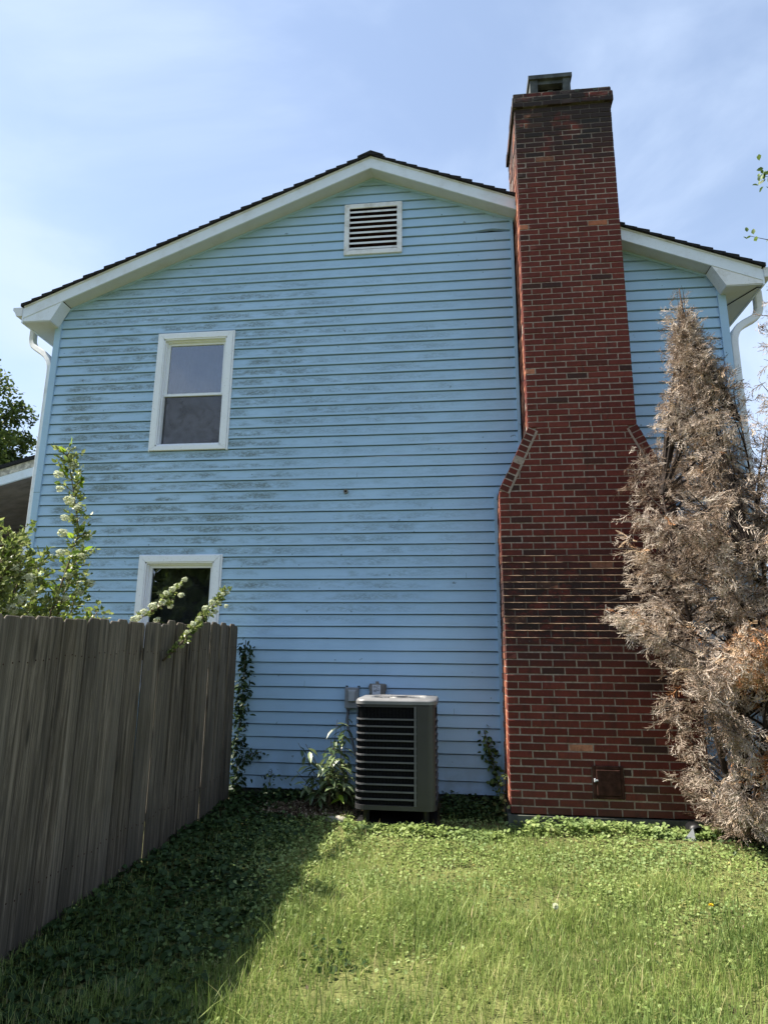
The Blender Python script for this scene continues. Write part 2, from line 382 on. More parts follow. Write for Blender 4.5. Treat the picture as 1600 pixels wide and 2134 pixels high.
# ------------------------------------------------------------ ground
def ground():
    xs = np.concatenate([[-600, -120, -40], np.arange(-14, 14.1, .35), [40, 120, 600]])
    ys = np.concatenate([[-600, -120, -30], np.arange(-12, 6.1, .3), [12, 40, 120, 600]])
    V = [(x, y, float(gz(x, y))) for y in ys for x in xs]; n = len(xs)
    F = [(j*n+i, j*n+i+1, (j+1)*n+i+1, (j+1)*n+i) for j in range(len(ys)-1) for i in range(n-1)]
    tag(mesh_obj('ground', V, F, 'soil', smooth=True), kind='structure')
ground()

# ------------------------------------------------------------ house
E = .127; XL, XR = -4.902, 2.970; XC = -.97; SL = .4167; OH = .20
def gable(x): return 7.37-SL*abs(x-XC)
house = tag(empty('house', (XC, 0, 0)), 'two-storey house end with pale blue lap siding, white trim and a low gable roof', 'house')
H = lambda o: childof(o, house)
CX0, CX1, BX0, BX1 = .725, 1.875, .425, 2.18          # chimney gap in the siding, upper and lower
WINS = [(-3.59, -2.65, 3.845, 5.35), (-3.575, -2.625, 1.10, 2.592)]
VENT = (-1.312, -.597, 6.292, 6.999)
def board(x0, x1, zb, zt, i, lift=None):
    """one course of siding between x0 and x1, from its butt zb to zt, cut by the gable"""
    xs = list(np.arange(x0, x1, .22))
    if len(xs) > 1 and x1-xs[-1] < .05: xs.pop()
    xs.append(x1)
    if x0 < XC < x1: xs.append(XC)
    for s in (-1, 1):                                  # where the butt meets the rake
        for zz in (zb, zt):
            xx = XC+s*(7.37-zz)/SL
            if x0 < xx < x1: xs.append(xx)
    xs = sorted(xs); cols = []
    zb0 = .165+math.floor((zb-.165+1e-4)/E)*E
    prof = lambda z: -.0215+.0185*(z-zb0)/E
    ph = i*1.7
    for x in xs:
        t = min(zt-.0115 if abs(((zt-.165)/E)-round((zt-.165)/E)) < 1e-3 else zt, gable(x)); b_ = zb
        if abs(zb-zb0) < 1e-3: b_ += .0011*math.sin(x*2.3+ph)+.0007*math.sin(x*6.1+ph*2)
        if lift: b_ += lift(x)
        cols.append((x, b_, t))
    g = G(); th = .0045
    for (a, ab, at), (b, bb, bt) in zip(cols[:-1], cols[1:]):
        if at-ab < .002 and bt-bb < .002: continue
        at, bt = max(at, ab), max(bt, bb)
        ya, yb = prof(ab), prof(bb); ta, tb = prof(at), prof(bt)
        if lift: ya -= lift(a)*.25; yb -= lift(b)*.25
        V = [(a, ya, ab), (b, yb, bb), (b, tb, bt), (a, ta, at), (a, .026, ab), (b, .026, bb), (a, .026, at), (b, .026, bt), (a, .026, at+.012), (b, .026, bt+.012)]
        g.add(V, [(0, 1, 2, 3), (4, 5, 1, 0), (3, 2, 7, 6), (6, 7, 9, 8)])
    if g.V: return H(g.build('siding_board', 'siding'))
def segs(zb, zt):
    """x intervals of siding at this height, windows and vent cut out"""
    lowx = zt < 3.13
    L = [(XL, BX0 if lowx else CX0)]; Rr = [(BX1 if lowx else CX1, XR)]
    mid = (zb+zt)/2
    for (a, b, c, d) in WINS+[VENT]:
        if c+.002 < mid < d-.002:
            new = []
            for (p, q) in L:
                if p < a < q: new += [(p, a+.02), (b-.02, q)]
                else: new.append((p, q))
            L = new
    return L+Rr
for i in range(-4, 53):
    zb = (53.3-i)*E-.0; zt = zb+E
    cuts = sorted({zb, zt} | {v for w in WINS+[VENT] for v in (w[2], w[3]) if zb+.004 < v < zt-.004})
    for a, b in zip(cuts[:-1], cuts[1:]):
        for (x0, x1) in segs(a, b):
            zmax = max(gable(x0), gable(x1)) if not (x0 < XC < x1) else 7.37
            if zmax < a+.01: continue
            lf = None
            if i == 2 and x1 < .8 and x1 > .5: lf = lambda x: .030*math.exp(-((x-.50)/.20)**2) if x < .70 else .002
            board(x0, x1, a, b, i, lf)
for (x, i) in ((-.30, 12), (-2.1, 18), (-.05, 46), (-1.62, 44), (.30, 3), (-3.9, 33), (-1.1, 26), (.1, 35), (-4.1, 8+8), (-2.2, 8)):
    zb = (53.3-i)*E
    H(mesh_obj('lap_seam', [(x, -.0222, zb+.002), (x+.0022, -.0222, zb+.002), (x+.0022, -.0042, zb+.112), (x, -.0042, zb+.112)], [(0, 1, 2, 3)], 'seam_dark'))
# backing wall behind the boards, side and rear walls
def wallquads():
    g = G()
    for s, x0, x1 in ((0, -4.97, -3.57), (0, -2.67, 3.045)):
        pass
    g.box(-4.975, -4.90, .01, 8, .08, 5.62); g.box(2.97, 3.05, .01, 8, .08, 5.62); g.box(-4.9, 2.97, 7.9, 8, .08, 5.62)
    return H(g.build('wall', 'siding'))
wallquads()
H(G().box(-4.95, 3.03, .02, .10, -.1, .17).box(-4.95, -4.87, .02, 8, -.1, .08).box(2.96, 3.03, .02, 8, -.1, .08).build('foundation', 'mossy_concrete'))
for a, b in ((-4.978, -4.897), (2.965, 3.052)):
    s = -1 if a < 0 else 1
    H(G().box(a, b, -.032, -.0005, .14, 5.70).box(a if s < 0 else b-.012, a+.012 if s < 0 else b, 0, .09, .14, 5.60).build('corner_board', 'siding'))
H(G().box(-4.979, -4.896, -.034, -.0315, 3.365, 3.368).build('board_seam', 'seam_dark'))
H(G().box(.700, .735, -.034, -.0005, 3.28, gable(.72)).build('siding_channel', 'siding')); H(G().box(.415, .452, -.034, -.0005, .14, 3.25).build('siding_channel', 'siding'))
H(G().box(1.86, 1.90, -.034, -.0005, 3.3, gable(1.88)).build('siding_channel', 'siding')); H(G().box(2.165, 2.20, -.034, -.0005, .14, 3.2).build('siding_channel', 'siding'))
# frieze channel under the rake soffit
for s in (-1, 1):
    xe = XL if s < 0 else XR
    g = G(); n = 1
    g.prism([(xe, gable(xe)-.028), (XC, 7.37-.028), (XC, 7.369), (xe, gable(xe)-.001)] if s < 0 else [(XC, 7.37-.028), (xe, gable(xe)-.028), (xe, gable(xe)-.001), (XC, 7.369)], -.030, -.0005)
    H(g.build('frieze_channel', 'siding'))
# rake: soffit, fascia, drip edge, shingles
EL, ER = -5.29, 3.37                                    # eave ends of the fascia
def rz(x, off=0): return 7.37+off-SL*abs(x-XC)
for s, xe in ((-1, EL), (1, ER)):
    def pr(lo, hi, xa=XC, xb=xe):
        p = [(xb, rz(xb, lo)), (xa, rz(xa, lo)), (xa, rz(xa, hi)), (xb, rz(xb, hi))]
        return p if s < 0 else [p[1], p[0], p[3], p[2]]
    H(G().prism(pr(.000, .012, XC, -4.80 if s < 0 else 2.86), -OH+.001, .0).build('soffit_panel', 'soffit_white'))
    H(G().prism(pr(-.012, .128), -OH-.018, -OH-.0005).build('fascia_board', 'white_trim'))
    H(G().prism(pr(.129, .146), -OH-.028, -OH+.02).build('drip_edge', 'white_peeling'))
    # closed eave box (return) at the foot of the rake
    zb = 5.515; xi = -4.93 if s < 0 else 2.99; xk = -4.80 if s < 0 else 2.86
    poly = [(xe, zb), (xi, zb), (xk, rz(xk, -.013)), (xe, rz(xe, -.013))]
    if s > 0: poly = poly[::-1]
    H(G().prism(poly, -OH-.012, -.034).build('eave_return', 'white_trim' if s < 0 else 'white_peeling'))
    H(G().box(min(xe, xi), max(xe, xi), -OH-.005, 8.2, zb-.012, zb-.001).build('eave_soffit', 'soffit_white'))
    a, b_ = (xe-.02, xe) if s < 0 else (xe, xe+.02)
    H(G().box(a, b_, -OH-.016, 8.2, zb-.02, rz(xe, .125)).build('eave_fascia', 'white_trim'))
    # roof deck
    g = G(); g.prism(pr(.02, .142, XC, xe), -OH+.021, 8.25); roof = H(g.build('roof', 'black_edge'))
    # shingle courses
    L = math.hypot(1, SL); ex = .142/L; k = 0; x = xe+s*.035
    while (x-XC)*s > .02:
        xn = x-s*(ex+.03); thick = .030+.010*random.random()
        xn = XC if (xn-XC)*s < 0 else xn
        z0, z1 = rz(x, .148), rz(xn, .148)
        dx = -random.uniform(0, .018)
        p = [(x, z0), (xn, z1), (xn, z1+.020), (x, z0+thick+.008)]
        if s > 0: p = [p[1], p[0], p[3], p[2]]
        o = G().prism(p, -OH-.045+dx, 8.3).build('shingle_course', 'shingle'); childof(o, house)
        x -= s*ex; k += 1
H(G().prism([(XC-.16, rz(XC-.16, .172)), (XC, rz(XC, .172)), (XC+.16, rz(XC+.16, .172)), (XC+.16, rz(XC+.16, .20)), (XC, rz(XC, .203)), (XC-.16, rz(XC-.16, .20))], -OH-.06, 8.3).build('ridge_cap', 'shingle'))
# gutters and downspouts
def gutter(s, xe):
    x = lambda d: xe+s*(.02+d)
    zt = 5.700
    prof = [(0, zt), (0, zt-.115), (.075, zt-.115), (.095, zt-.07), (.125, zt-.035), (.125, zt), (.112, zt), (.112, zt-.03), (.085, zt-.06), (.068, zt-.105), (.008, zt-.105), (.008, zt)]
    p = [(x(a), b) for a, b in prof]
    if s > 0: p = p[::-1]
    g = G(); n = len(p); V = [(a, -OH-.02, b) for a, b in p]+[(a, 8.2, b) for a, b in p]
    F = [(i, i+n, (i+1) % n+n, (i+1) % n) for i in range(n)]
    q = [0, 1, 2, 3, 4, 5]
    g.add(V, F)
    cap = [(x(a), b) for a, b in prof[:6]]
    if s > 0: cap = cap[::-1]
    g.prism(cap, -OH-.024, -OH-.019)
    H(g.build('gutter', 'gutter_white'))
gutter(-1, EL); gutter(1, ER)
def downspout(pts, w, d, mat='gutter_white'):
    """rectangular pipe swept through pts, with rounded elbows"""
    P = [Vector(p) for p in pts]; Q = [P[0]]
    for a, b, c in zip(P[:-2], P[1:-1], P[2:]):
        r = min((a-b).length, (c-b).length)*.42
        p0 = b+(a-b).normalized()*r; p1 = b+(c-b).normalized()*r
        for t in np.linspace(0, 1, 5): Q.append(p0*(1-t)**2+b*2*t*(1-t)+p1*t*t)
    Q.append(P[-1]); V = []; n = 8
    for i, p in enumerate(Q):
        dd = (Q[min(i+1, len(Q)-1)]-Q[max(i-1, 0)]).normalized()
        side = Vector((0, 1, 0)); side = (side-dd*side.dot(dd)).normalized(); o = side.cross(dd).normalized()
        for (u, v) in ((-1, -.7), (-.7, -1), (.7, -1), (1, -.7), (1, .7), (.7, 1), (-.7, 1), (-1, .7)):
            V.append(p+o*u*w/2+side*v*d/2)
    F = [(i*n+j, i*n+(j+1) % n, (i+1)*n+(j+1) % n, (i+1)*n+j) for i in range(len(Q)-1) for j in range(n)]
    F += [tuple(range(n)), tuple(range(len(Q)*n-1, len(Q)*n-n-1, -1))]
    return H(mesh_obj('downspout', V, F, mat))
downspout([(-5.375, .12, 5.60), (-5.375, .12, 5.36), (-5.020, .045, 5.12), (-5.018, .045, .25)], .072, .085)
downspout([(3.455, .12, 5.60), (3.455, .12, 5.31), (3.105, .045, 5.10), (3.103, .045, .25)], .085, .085)
H(G().tube([(3.36, -.19, 5.48), (3.33, -.16, 5.496), (3.20, .10, 5.497), (3.07, .38, 5.496)], .006, 6).build('cable', 'black_plastic'))
# windows
def window(x0, x1, z0, z1, sash, rail):
    w = H(empty_mesh_frame(x0, x1, z0, z1))
    def P(o): return childof(o, w) if False else sub(o, w)
    c = .072; gi = .105
    # jamb liner and head
    a, b, d, e = x0+c, x1-c, z0+.055, z1-c
    P(G().box(a, a+.014, -.03, .12, d, e).box(b-.014, b, -.03, .12, d, e).box(a, b, -.03, .12, e-.014, e).box(a, b, -.03, .12, d, d+.014).build('jamb', 'white_vinyl'))
    a2, b2, d2, e2 = a+.028, b-.028, d+.034, e-.030
    P(G().box(a+.014, a2, .005, .10, d+.014, e-.014).box(b2, b-.014, .005, .10, d+.014, e-.014).box(a2, b2, .005, .10, e2, e-.014).box(a2, b2, .0, .10, d+.014, d2).build('stop_frame', 'white_vinyl'))
    # sashes
    t = .030; zr = rail
    def sashf(zz0, zz1, y, th=.03):
        P(G().box(a2, a2+t, y, y+th, zz0, zz1).box(b2-t, b2, y, y+th, zz0, zz1).box(a2+t, b2-t, y, y+th, zz1-t, zz1).box(a2+t, b2-t, y, y+th, zz0, zz0+t).build('sash', 'white_vinyl'))
    sashf(zr-.012, e2, .035); P(box('pane', a2+t, b2-t, .048, .052, zr+.018, e2-t, 'glass'))
    sashf(d2, zr+.012, .068, .028); P(box('pane', a2+t, b2-t, .078, .082, d2+t, zr-.018, 'glass'))
    P(box('insect_screen', a2+.005, b2-.005, .058, .0605, d2, zr-.014, 'screen'))
    # room behind
    P(G().box(a-.3, b+.3, .75, .8, d-.3, e+.3).box(a-.3, a-.25, .13, .75, d-.3, e+.3).box(b+.25, b+.3, .13, .75, d-.3, e+.3).box(a-.3, b+.3, .13, .75, e+.25, e+.3).box(a-.3, b+.3, .13, .75, d-.3, d-.25)
      .box(a-.3, a, .122, .13, d-.3, e+.3).box(b, b+.3, .122, .13, d-.3, e+.3).box(a, b, .122, .13, e, e+.3).box(a, b, .122, .13, d-.3, d).build('room', 'room_dark'))
    g = G(); n = 36; V = []
    for i in range(n+1):
        xx = a-.1+(b-a+.2)*i/n; yy = .22+.016*math.sin(i*1.35)+.01*math.sin(i*.6)
        V += [(xx, yy, d-.1), (xx, yy+.01, e+.1)]
    g.add(V, [(2*i, 2*i+2, 2*i+3, 2*i+1) for i in range(n)])
    P(g.build('curtain', 'curtain', smooth=True))
def sub(o, w):
    o.parent = w; o.matrix_parent_inverse = w.matrix_parent_inverse.inverted() if False else Matrix.Translation(-Vector(house.location)) @ Matrix.Translation(Vector(house.location)); return o
def empty_mesh_frame(x0, x1, z0, z1):
    c = .072; g = G()
    def strip(pts): g.prism(pts, -.040, -.001)
    strip([(x0, z0), (x0+c, z0+.055), (x0+c, z1-c), (x0, z1)])
    strip([(x1-c, z0+.055), (x1, z0), (x1, z1), (x1-c, z1-c)])
    strip([(x0, z1), (x0+c+.002, z1-c), (x1-c-.002, z1-c), (x1, z1)])
    strip([(x0, z0), (x1, z0), (x1-c-.002, z0+.055), (x0+c+.002, z0+.055)])
    g.box(x0-.012, x0, -.026, -.001, z0-.01, z1+.012).box(x1, x1+.022, -.030, -.001, z0-.01, z1+.012).box(x0, x1, -.026, -.001, z1, z1+.012)
    o = g.build('window', 'white_vinyl')
    md = o.modifiers.new('bevel', 'BEVEL'); md.width = .004; md.segments = 2
    return o
window(-3.59, -2.65, 3.845, 5.35, 1, 4.565)
window(-3.575, -2.625, 1.10, 2.592, 1, 1.80)
# gable vent
def vent():
    x0, x1, z0, z1 = VENT; c = .062
    g = G()
    for p in ([(x0, z0), (x0+c, z0+c), (x0+c, z1-c), (x0, z1)], [(x1-c, z0+c), (x1, z0), (x1, z1), (x1-c, z1-c)],
              [(x0, z1), (x0+c, z1-c), (x1-c, z1-c), (x1, z1)], [(x0, z0), (x1, z0), (x1-c, z0+c), (x0+c, z0+c)]): g.prism(p, -.042, -.001)
    v = H(g.build('gable_vent', 'white_peeling'))
    md = v.modifiers.new('bevel', 'BEVEL'); md.width = .004; md.segments = 2
    sub(G().box(x0+c, x1-c, .13, .14, z0+c, z1-c).build('vent_back', 'rust_brown'), v)
    sub(G().box(x0+c-.01, x0+c, .0, .13, z0+c, z1-c).box(x1-c, x1-c+.01, 0, .13, z0+c, z1-c).box(x0+c, x1-c, -.03, .13, z1-c, z1-c+.01).box(x0+c, x1-c, 0, .13, z0+c-.01, z0+c).build('vent_liner', 'rust_brown'), v)
    n = 8; st = (z1-z0-2*c)/n
    for i in range(n):
        zb = z0+c+.012+i*st; a, b = x0+c+.001, x1-c-.001
        V = [(a, -.030, zb), (b, -.030, zb), (b, -.030, zb+.026), (a, -.030, zb+.026), (a, .030, zb+.052), (b, .030, zb+.052), (b, .030, zb+.062), (a, .030, zb+.062)]
        sub(mesh_obj('slat', V, [(0, 1, 2, 3), (3, 2, 6, 7), (0, 4, 5, 1), (4, 7, 6, 5), (0, 3, 7, 4), (1, 5, 6, 2)], 'white_peeling'), v)
vent()
# small round fitting on the wall
def ring():
    g = G(); n = 16; V = []
    cx, cz = -1.222, 3.306
    for r, y in ((.026, -.018), (.024, -.034), (.013, -.034), (.011, -.019)):
        V += [(cx+r*math.cos(2*math.pi*i/n), y, cz+r*math.sin(2*math.pi*i/n)) for i in range(n)]
    F = [(k*n+i, k*n+(i+1) % n, (k+1)*n+(i+1) % n, (k+1)*n+i) for k in range(3) for i in range(n)]
    H(mesh_obj('wall_fitting', V, F, 'taupe_box')); H(G().tube([(cx, -.0255, cz), (cx, -.020, cz)], .0135, 12).build('fitting_hole', 'soot_black'))  # solid dark disc painted as the shade inside the hole
ring()

# ------------------------------------------------------------ chimney
chim = tag(empty('chimney', (1.3, -.1, 0)), 'tall red brick chimney on the blue gable wall, narrowing at sloped shoulders, sooty crown', 'chimney')
CH = lambda o: childof(o, chim)
CO = .0667; ZS0, ZS1 = 3.17, 3.83; ZB0, ZB1 = 1.66, 2.53; ZTOP = 7.93; Z0 = .155; YB = .42
def cxl(z): return .447 if z <= ZS0 else (.757 if z >= ZS1 else .447+.31*(z-ZS0)/(ZS1-ZS0))
def cxr(z): return 2.155 if z <= ZS0 else (1.842 if z >= ZS1 else 2.155-.313*(z-ZS0)/(ZS1-ZS0))
def cyf(z):
    if z < ZB0: return -.70
    if z > ZB1: return -.50
    k = math.floor((z-ZB0)/CO+.5); return -.70+.20*min(1, k/13.)
JT = .0105
def brick_geo(g, x0, x1, z0, z1, yf, yb, tint, jag=.0018, cham=.0035):
    """a brick with a worn chamfered front edge"""
    j = lambda: random.uniform(-jag, jag)
    c = cham
    V = [(x0, yb, z0), (x1, yb, z0), (x1, yb, z1), (x0, yb, z1),
         (x0+j(), yf+c, z0+j()), (x1+j(), yf+c, z0+j()), (x1+j(), yf+c, z1+j()), (x0+j(), yf+c, z1+j()),
         (x0+c, yf+j(), z0+c), (x1-c, yf+j(), z0+c), (x1-c, yf+j(), z1-c), (x0+c, yf+j(), z1-c)]
    F = [(4, 5, 9, 8), (5, 6, 10, 9), (6, 7, 11, 10), (7, 4, 8, 11), (8, 9, 10, 11),
         (0, 1, 5, 4), (1, 2, 6, 5), (2, 3, 7, 6), (3, 0, 4, 7), (1, 0, 3, 2)]
    return g.add(V, F, tint)
def quad_brick(g, P, yf, yb, tint, c=.0035):
    """brick from a quad outline P in xz (ccw)"""
    cx = sum(p[0] for p in P)/4; cz = sum(p[1] for p in P)/4
    ins = []
    for x, z in P:
        d = math.hypot(x-cx, z-cz); ins.append((x-(x-cx)/d*c*1.4, z-(z-cz)/d*c*1.4))
    V = [(x, yb, z) for x, z in P]+[(x, yf+c, z) for x, z in P]+[(x, yf, z) for x, z in ins]
    F = [(8, 9, 10, 11), (3, 2, 1, 0)]+[(i, (i+1) % 4, 4+(i+1) % 4, 4+i) for i in range(4)]+[(4+i, 4+(i+1) % 4, 8+(i+1) % 4, 8+i) for i in range(4)]
    g.add(V, F, tint)
parts = []                                              # (visible size, geometry, origin)
rest = G(); mort = G(); bead = G()
def rtint(z):
    r = random.random()
    if r < .035: return random.uniform(.02, .10)
    if r < .09: return random.uniform(.11, .2)
    if r > .993 or (2.0 < z < 2.42 and r > .945): return random.uniform(.92, 1.)
    return random.uniform(.30, .88)
ncourse = int(round((ZTOP-Z0)/CO)); zc = Z0
for k in range(ncourse):
    z0 = Z0+k*CO; z1 = z0+CO-JT; zm = (z0+z1)/2
    crown = 0.
    top = ncourse-k
    if top <= 3: crown = .028 if top > 1 else .012
    yf = cyf(zm)-crown; xl, xr = cxl(zm)-crown, cxr(zm)+crown
    cut = ZS0+.005 < zm < ZS1-.005
    if cut: xl0, xr0 = xl+.104, xr-.104
    else: xl0, xr0 = xl, xr
    # front face, running bond on a fixed grid
    P = .2135; start = .447 if zm < ZS1 else .757
    off = 0 if k % 2 else -P/2
    x = start+off
    while x < xl0-.2: x += P
    while x < xr0-.02:
        a = max(x, xl0); b = min(x+P-JT, xr0); 
        if zm > ZS1 or not cut:
            if xr0-(x+P-JT) < .035: b = xr0
        if b-a > .025:
            out = random.uniform(-.0025, .0025)
            miss = z1 > 7.0 and random.random() < .10 and a > xl0+.1 and b < xr0-.1
            spall = random.random() < (.16 if z1 > 6.9 else .03)
            yy = yf+out+(.0015 if miss else .001 if spall else 0)
            t = rtint(zm)
            if spall and not miss and random.random() < .10: t = .93
            vis = (3.9 if zm < 1.3 else 1.)*(b-a)/(1+abs(zm-1.5)*.12)
            hid = a > 1.62+.25*abs(zm-2) and zm < 3
            corner_y = yf+.098
            if miss: t = .02
            parts.append((0 if hid else (b-a)/math.hypot(6.9+yf, zm-1.5), a, b, z0, z1, yy, corner_y, t))
        x += P
    # left side face (lit) and right side face
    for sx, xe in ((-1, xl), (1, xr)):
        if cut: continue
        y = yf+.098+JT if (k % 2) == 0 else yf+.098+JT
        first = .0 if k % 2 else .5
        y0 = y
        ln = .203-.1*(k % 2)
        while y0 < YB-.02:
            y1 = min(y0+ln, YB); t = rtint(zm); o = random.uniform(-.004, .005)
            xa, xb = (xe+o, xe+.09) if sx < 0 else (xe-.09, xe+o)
            rest.box(xa, xb, y0, y1, z0, z1, random.uniform(.86, 1.0) if sx < 0 else t)  # left side bricks tinted paler, painting in the sunlight on that face
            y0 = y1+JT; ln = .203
    # mortar body of the course
    ins = .0045
    yb_ = YB if not cut else .02
    def mbox(za, zb_, yfm, i2=ins):
        a1, b1, a2, b2 = (xl0 if cut else cxl(za)-crown)+i2, (xr0 if cut else cxr(za)+crown)-i2, 0, 0
        mort.box(a1, b1, yfm+i2, yb_, za, zb_)
    mbox(z0-.0002, z0+CO-.0003, yf)
    # weathered joint where the courses step back
    yn = cyf(zm+CO)
    if yn > yf+.004 and ZB0-.1 < zm < ZB1+.1:
        n = 40
        for i in range(n):
            xa, xb = xl+(xr-xl)*i/n, xl+(xr-xl)*(i+1)/n
            j0 = random.uniform(-.001, .004); j1 = j0; jz = random.uniform(-.0025, .0025)
            V = [(xa, yf+.003-j0, z1-.001), (xb, yf+.003-j0, z1-.001), (xb, yn+.004, z1+JT+.001), (xa, yn+.004, z1+JT+.001), (xa, yn+.02, z1-.001), (xb, yn+.02, z1-.001),
                 (xa, yf-.003-j0, z1+.004+jz), (xb, yf-.003-j0, z1+.004-jz)]
            bead.add(V, [(0, 1, 7, 6), (6, 7, 2, 3), (0, 6, 3, 4), (1, 5, 2, 7)])
# sloped shoulders: a row of bricks on edge, laid along each slope
for s in (-1, 1):
    A = Vector(((.447 if s < 0 else 2.155), ZS0)); B = Vector(((.757 if s < 0 else 1.842), ZS1))
    d = (B-A).normalized(); nrm = Vector((d.y, -d.x)) if s < 0 else Vector((-d.y, d.x)); L = (B-A).length; n = 11
    st = L/n
    for i in range(n):
        p0 = A+d*(i*st+.004); p1 = A+d*((i+1)*st-.005); w = .092
        sag = random.uniform(-.004, .004)
        q = [p0-nrm*sag, p0+nrm*w, p1+nrm*w, p1-nrm*sag]
        q = [(v.x, v.y) for v in q]
        if s > 0: q = q[::-1]
        g = G(); quad_brick(g, q, -.506+random.uniform(-.003, .003), YB if s < 0 else YB, rtint(1) if random.random() < .7 else .17)
        o = g.build('edge_brick', 'brick', tint=True); CH(o)
    a, b = A+nrm*.004, B+nrm*.004; c_, d_ = B+nrm*.112, A+nrm*.112
    q = [(a.x, a.y), (b.x, b.y), (c_.x, c_.y), (d_.x, d_.y)]
    # ccw order
    ar = sum(q[i][0]*q[(i+1) % 4][1]-q[(i+1) % 4][0]*q[i][1] for i in range(4))
    if ar < 0: q = q[::-1]
    mort.prism(q, -.5035, YB-.01)
mort.prism([(.50, 3.16), (2.10, 3.16), (1.80, 3.84), (.80, 3.84)], -.485, .0)
# where the ash door sits no bricks are laid
DX0, DX1, DZ0, DZ1 = 1.168, 1.428, .300, .572
parts = [p for p in parts if not (p[1] > DX0-.05 and p[2] < DX1+.05 and p[3] > DZ0-.03 and p[4] < DZ1+.03)]
newp = []
for p in parts:
    v, a, b, z0, z1, yy, yb_, t = p
    if z1 > DZ0+.012 and z0 < DZ1-.03 and b > DX0 and a < DX1:
        if a < DX0-.03: newp.append((v*.6, a, DX0-.008, z0, z1, yy, yb_, t))
        if b > DX1+.03: newp.append((v*.6, DX1+.008, b, z0, z1, yy, yb_, t))
    else: newp.append(p)
newp.sort(key=lambda p: -p[0])
cache = {}
for idx, (v, a, b, z0, z1, yy, yb_, t) in enumerate(newp):
    if idx < 300:
        key = (round((b-a)*200), round(t*9), random.randrange(2))
        if key not in cache:
            g = G(); w = b-a; brick_geo(g, 0, w, 0, z1-z0, 0, .098, t)
            cache[key] = (g.build('brick', 'brick', tint=True), w)
            o = cache[key][0]
        else:
            o = cache[key][0].copy(); C.objects.link(o)
        o.location = (a+(b-a-cache[key][1])/2, yy, z0); CH(o)
    else: brick_geo(rest, a, b, z0, z1, yy, yb_, t)
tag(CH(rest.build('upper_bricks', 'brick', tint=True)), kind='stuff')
CH(mort.build('mortar_body', 'mortar')); tag(CH(bead.build('weathered_joints', 'mortar_bead')), kind='stuff')
CH(G().box(.42, 2.18, -.725, .0, -.1, .143).build('footing', 'mossy_concrete'))
def crown():
    g = G(); n = 22
    for i in range(n):
        a = .745+(1.855-.745)*i/n; b = .745+(1.855-.745)*(i+1)/n; h = random.uniform(.0, .028)
        g.box(a, b+.001, -.515+random.uniform(0, .03), YB+.01, ZTOP-.012, ZTOP+.012+h)
    return CH(g.build('crown_wash', 'mossy_concrete'))
crown()
# flue hood: slab on two cheeks with a dark flue between
f = CH(G().prism([(.965, 8.40), (1.485, 8.40), (1.485, 8.455), (.965, 8.455)], -.27, .20).build('flue_hood', 'cap_metal'))
CH(G().box(.985, 1.075, -.25, .18, 7.93, 8.40).build('flue_cheek', 'cap_metal')); CH(G().box(1.375, 1.465, -.25, .18, 7.93, 8.40).build('flue_cheek', 'cap_metal'))
CH(G().box(1.075, 1.375, -.14, .16, 7.93, 8.40).build('flue_liner', 'soot_black')); CH(G().box(1.075, 1.375, -.235, -.15, 8.345, 8.40).build('flue_lintel', 'cap_metal'))
# ash clean-out door
yd = -.7
o = G().box(DX0-.004, DX0+.026, yd-.016, yd+.03, DZ0-.004, DZ1).box(DX1-.026, DX1+.004, yd-.016, yd+.03, DZ0-.004, DZ1).box(DX0+.026, DX1-.026, yd-.016, yd+.03, DZ1-.030, DZ1).box(DX0+.026, DX1-.026, yd-.016, yd+.03, DZ0-.004, DZ0+.024).build('ash_door', 'rust_brown')
md = o.modifiers.new('bevel', 'BEVEL'); md.width = .006; md.segments = 2
CH(o)
def sub2(o, p): o.parent = p; return o
sub2(box('door_panel', DX0+.028, DX1-.028, yd-.026, yd-.004, DZ0+.026, DZ1-.032, 'rust_brown', bev=.005), o)
sub2(G().box(DX0+.016, DX0+.036, yd-.040, yd-.026, .448, .458).box(DX0+.006, DX0+.018, yd-.034, yd-.016, .440, .466).build('latch', 'label_white'), o)

# ------------------------------------------------------------ fence
FX = -2.33
fence = tag(empty('fence', (FX, -3, 0)), 'weathered grey-brown dog-eared privacy fence running from the house toward the viewer', 'fence')
FE = lambda o: childof(o, fence)
def ftop(y): return 1.815+.036*max(-4, y+.2)
nails = G(); y = -.16; i = 0
while y > -6.6:
    w = .139+random.uniform(-.004, .003); zt = ftop(y)+random.uniform(-.018, .018); zb = float(gz(FX, y))-.03+random.uniform(0, .03)
    lean = random.uniform(-.004, .004); xo = random.uniform(0, .005)+(.012 if i % 2 else 0); c = .024; th = .0065 if False else .017
    # outline in y,z (dog-eared top), local origin at the picket's foot
    dx = random.uniform(-.003, .003)
    P = [(-w, 0), (0, 0), (lean, zt-zb-c), (lean-c*.9, zt-zb), (lean-w+c*.9, zt-zb), (lean-w, zt-zb-c)]
    V = [(0+dx*z, yy, z) for yy, z in P]+[(-th+dx*z, yy, z) for yy, z in P]; n = 6
    F = [tuple(range(n))[::-1], tuple(range(n, 2*n))]+[(k, (k+1) % n, (k+1) % n+n, k+n) for k in range(n)]
    F = [tuple(reversed(q)) for q in F]
    o = mesh_obj('picket', V, F, 'fence_wood'); o.location = (FX+xo, y, zb)
    md = o.modifiers.new('bevel', 'BEVEL'); md.width = .005; md.segments = 1
    FE(o)
    for zn in (.30, 1.52 if i > 2 else 1.52):
        for q in (.25, .75):
            zz = zb+zn+random.uniform(-.006, .006)
            nails.box(FX+xo+dx*zn-.002, FX+xo+dx*zn+.0018, y-w*q-.0035, y-w*q+.0035, zz-.004, zz+.004)
    gap = random.uniform(-.013, -.008)
    if i in (5, 13, 20): gap = .007
    y -= w+gap; i += 1
tag(FE(nails.build('nails', 'rust_brown')), kind='stuff')
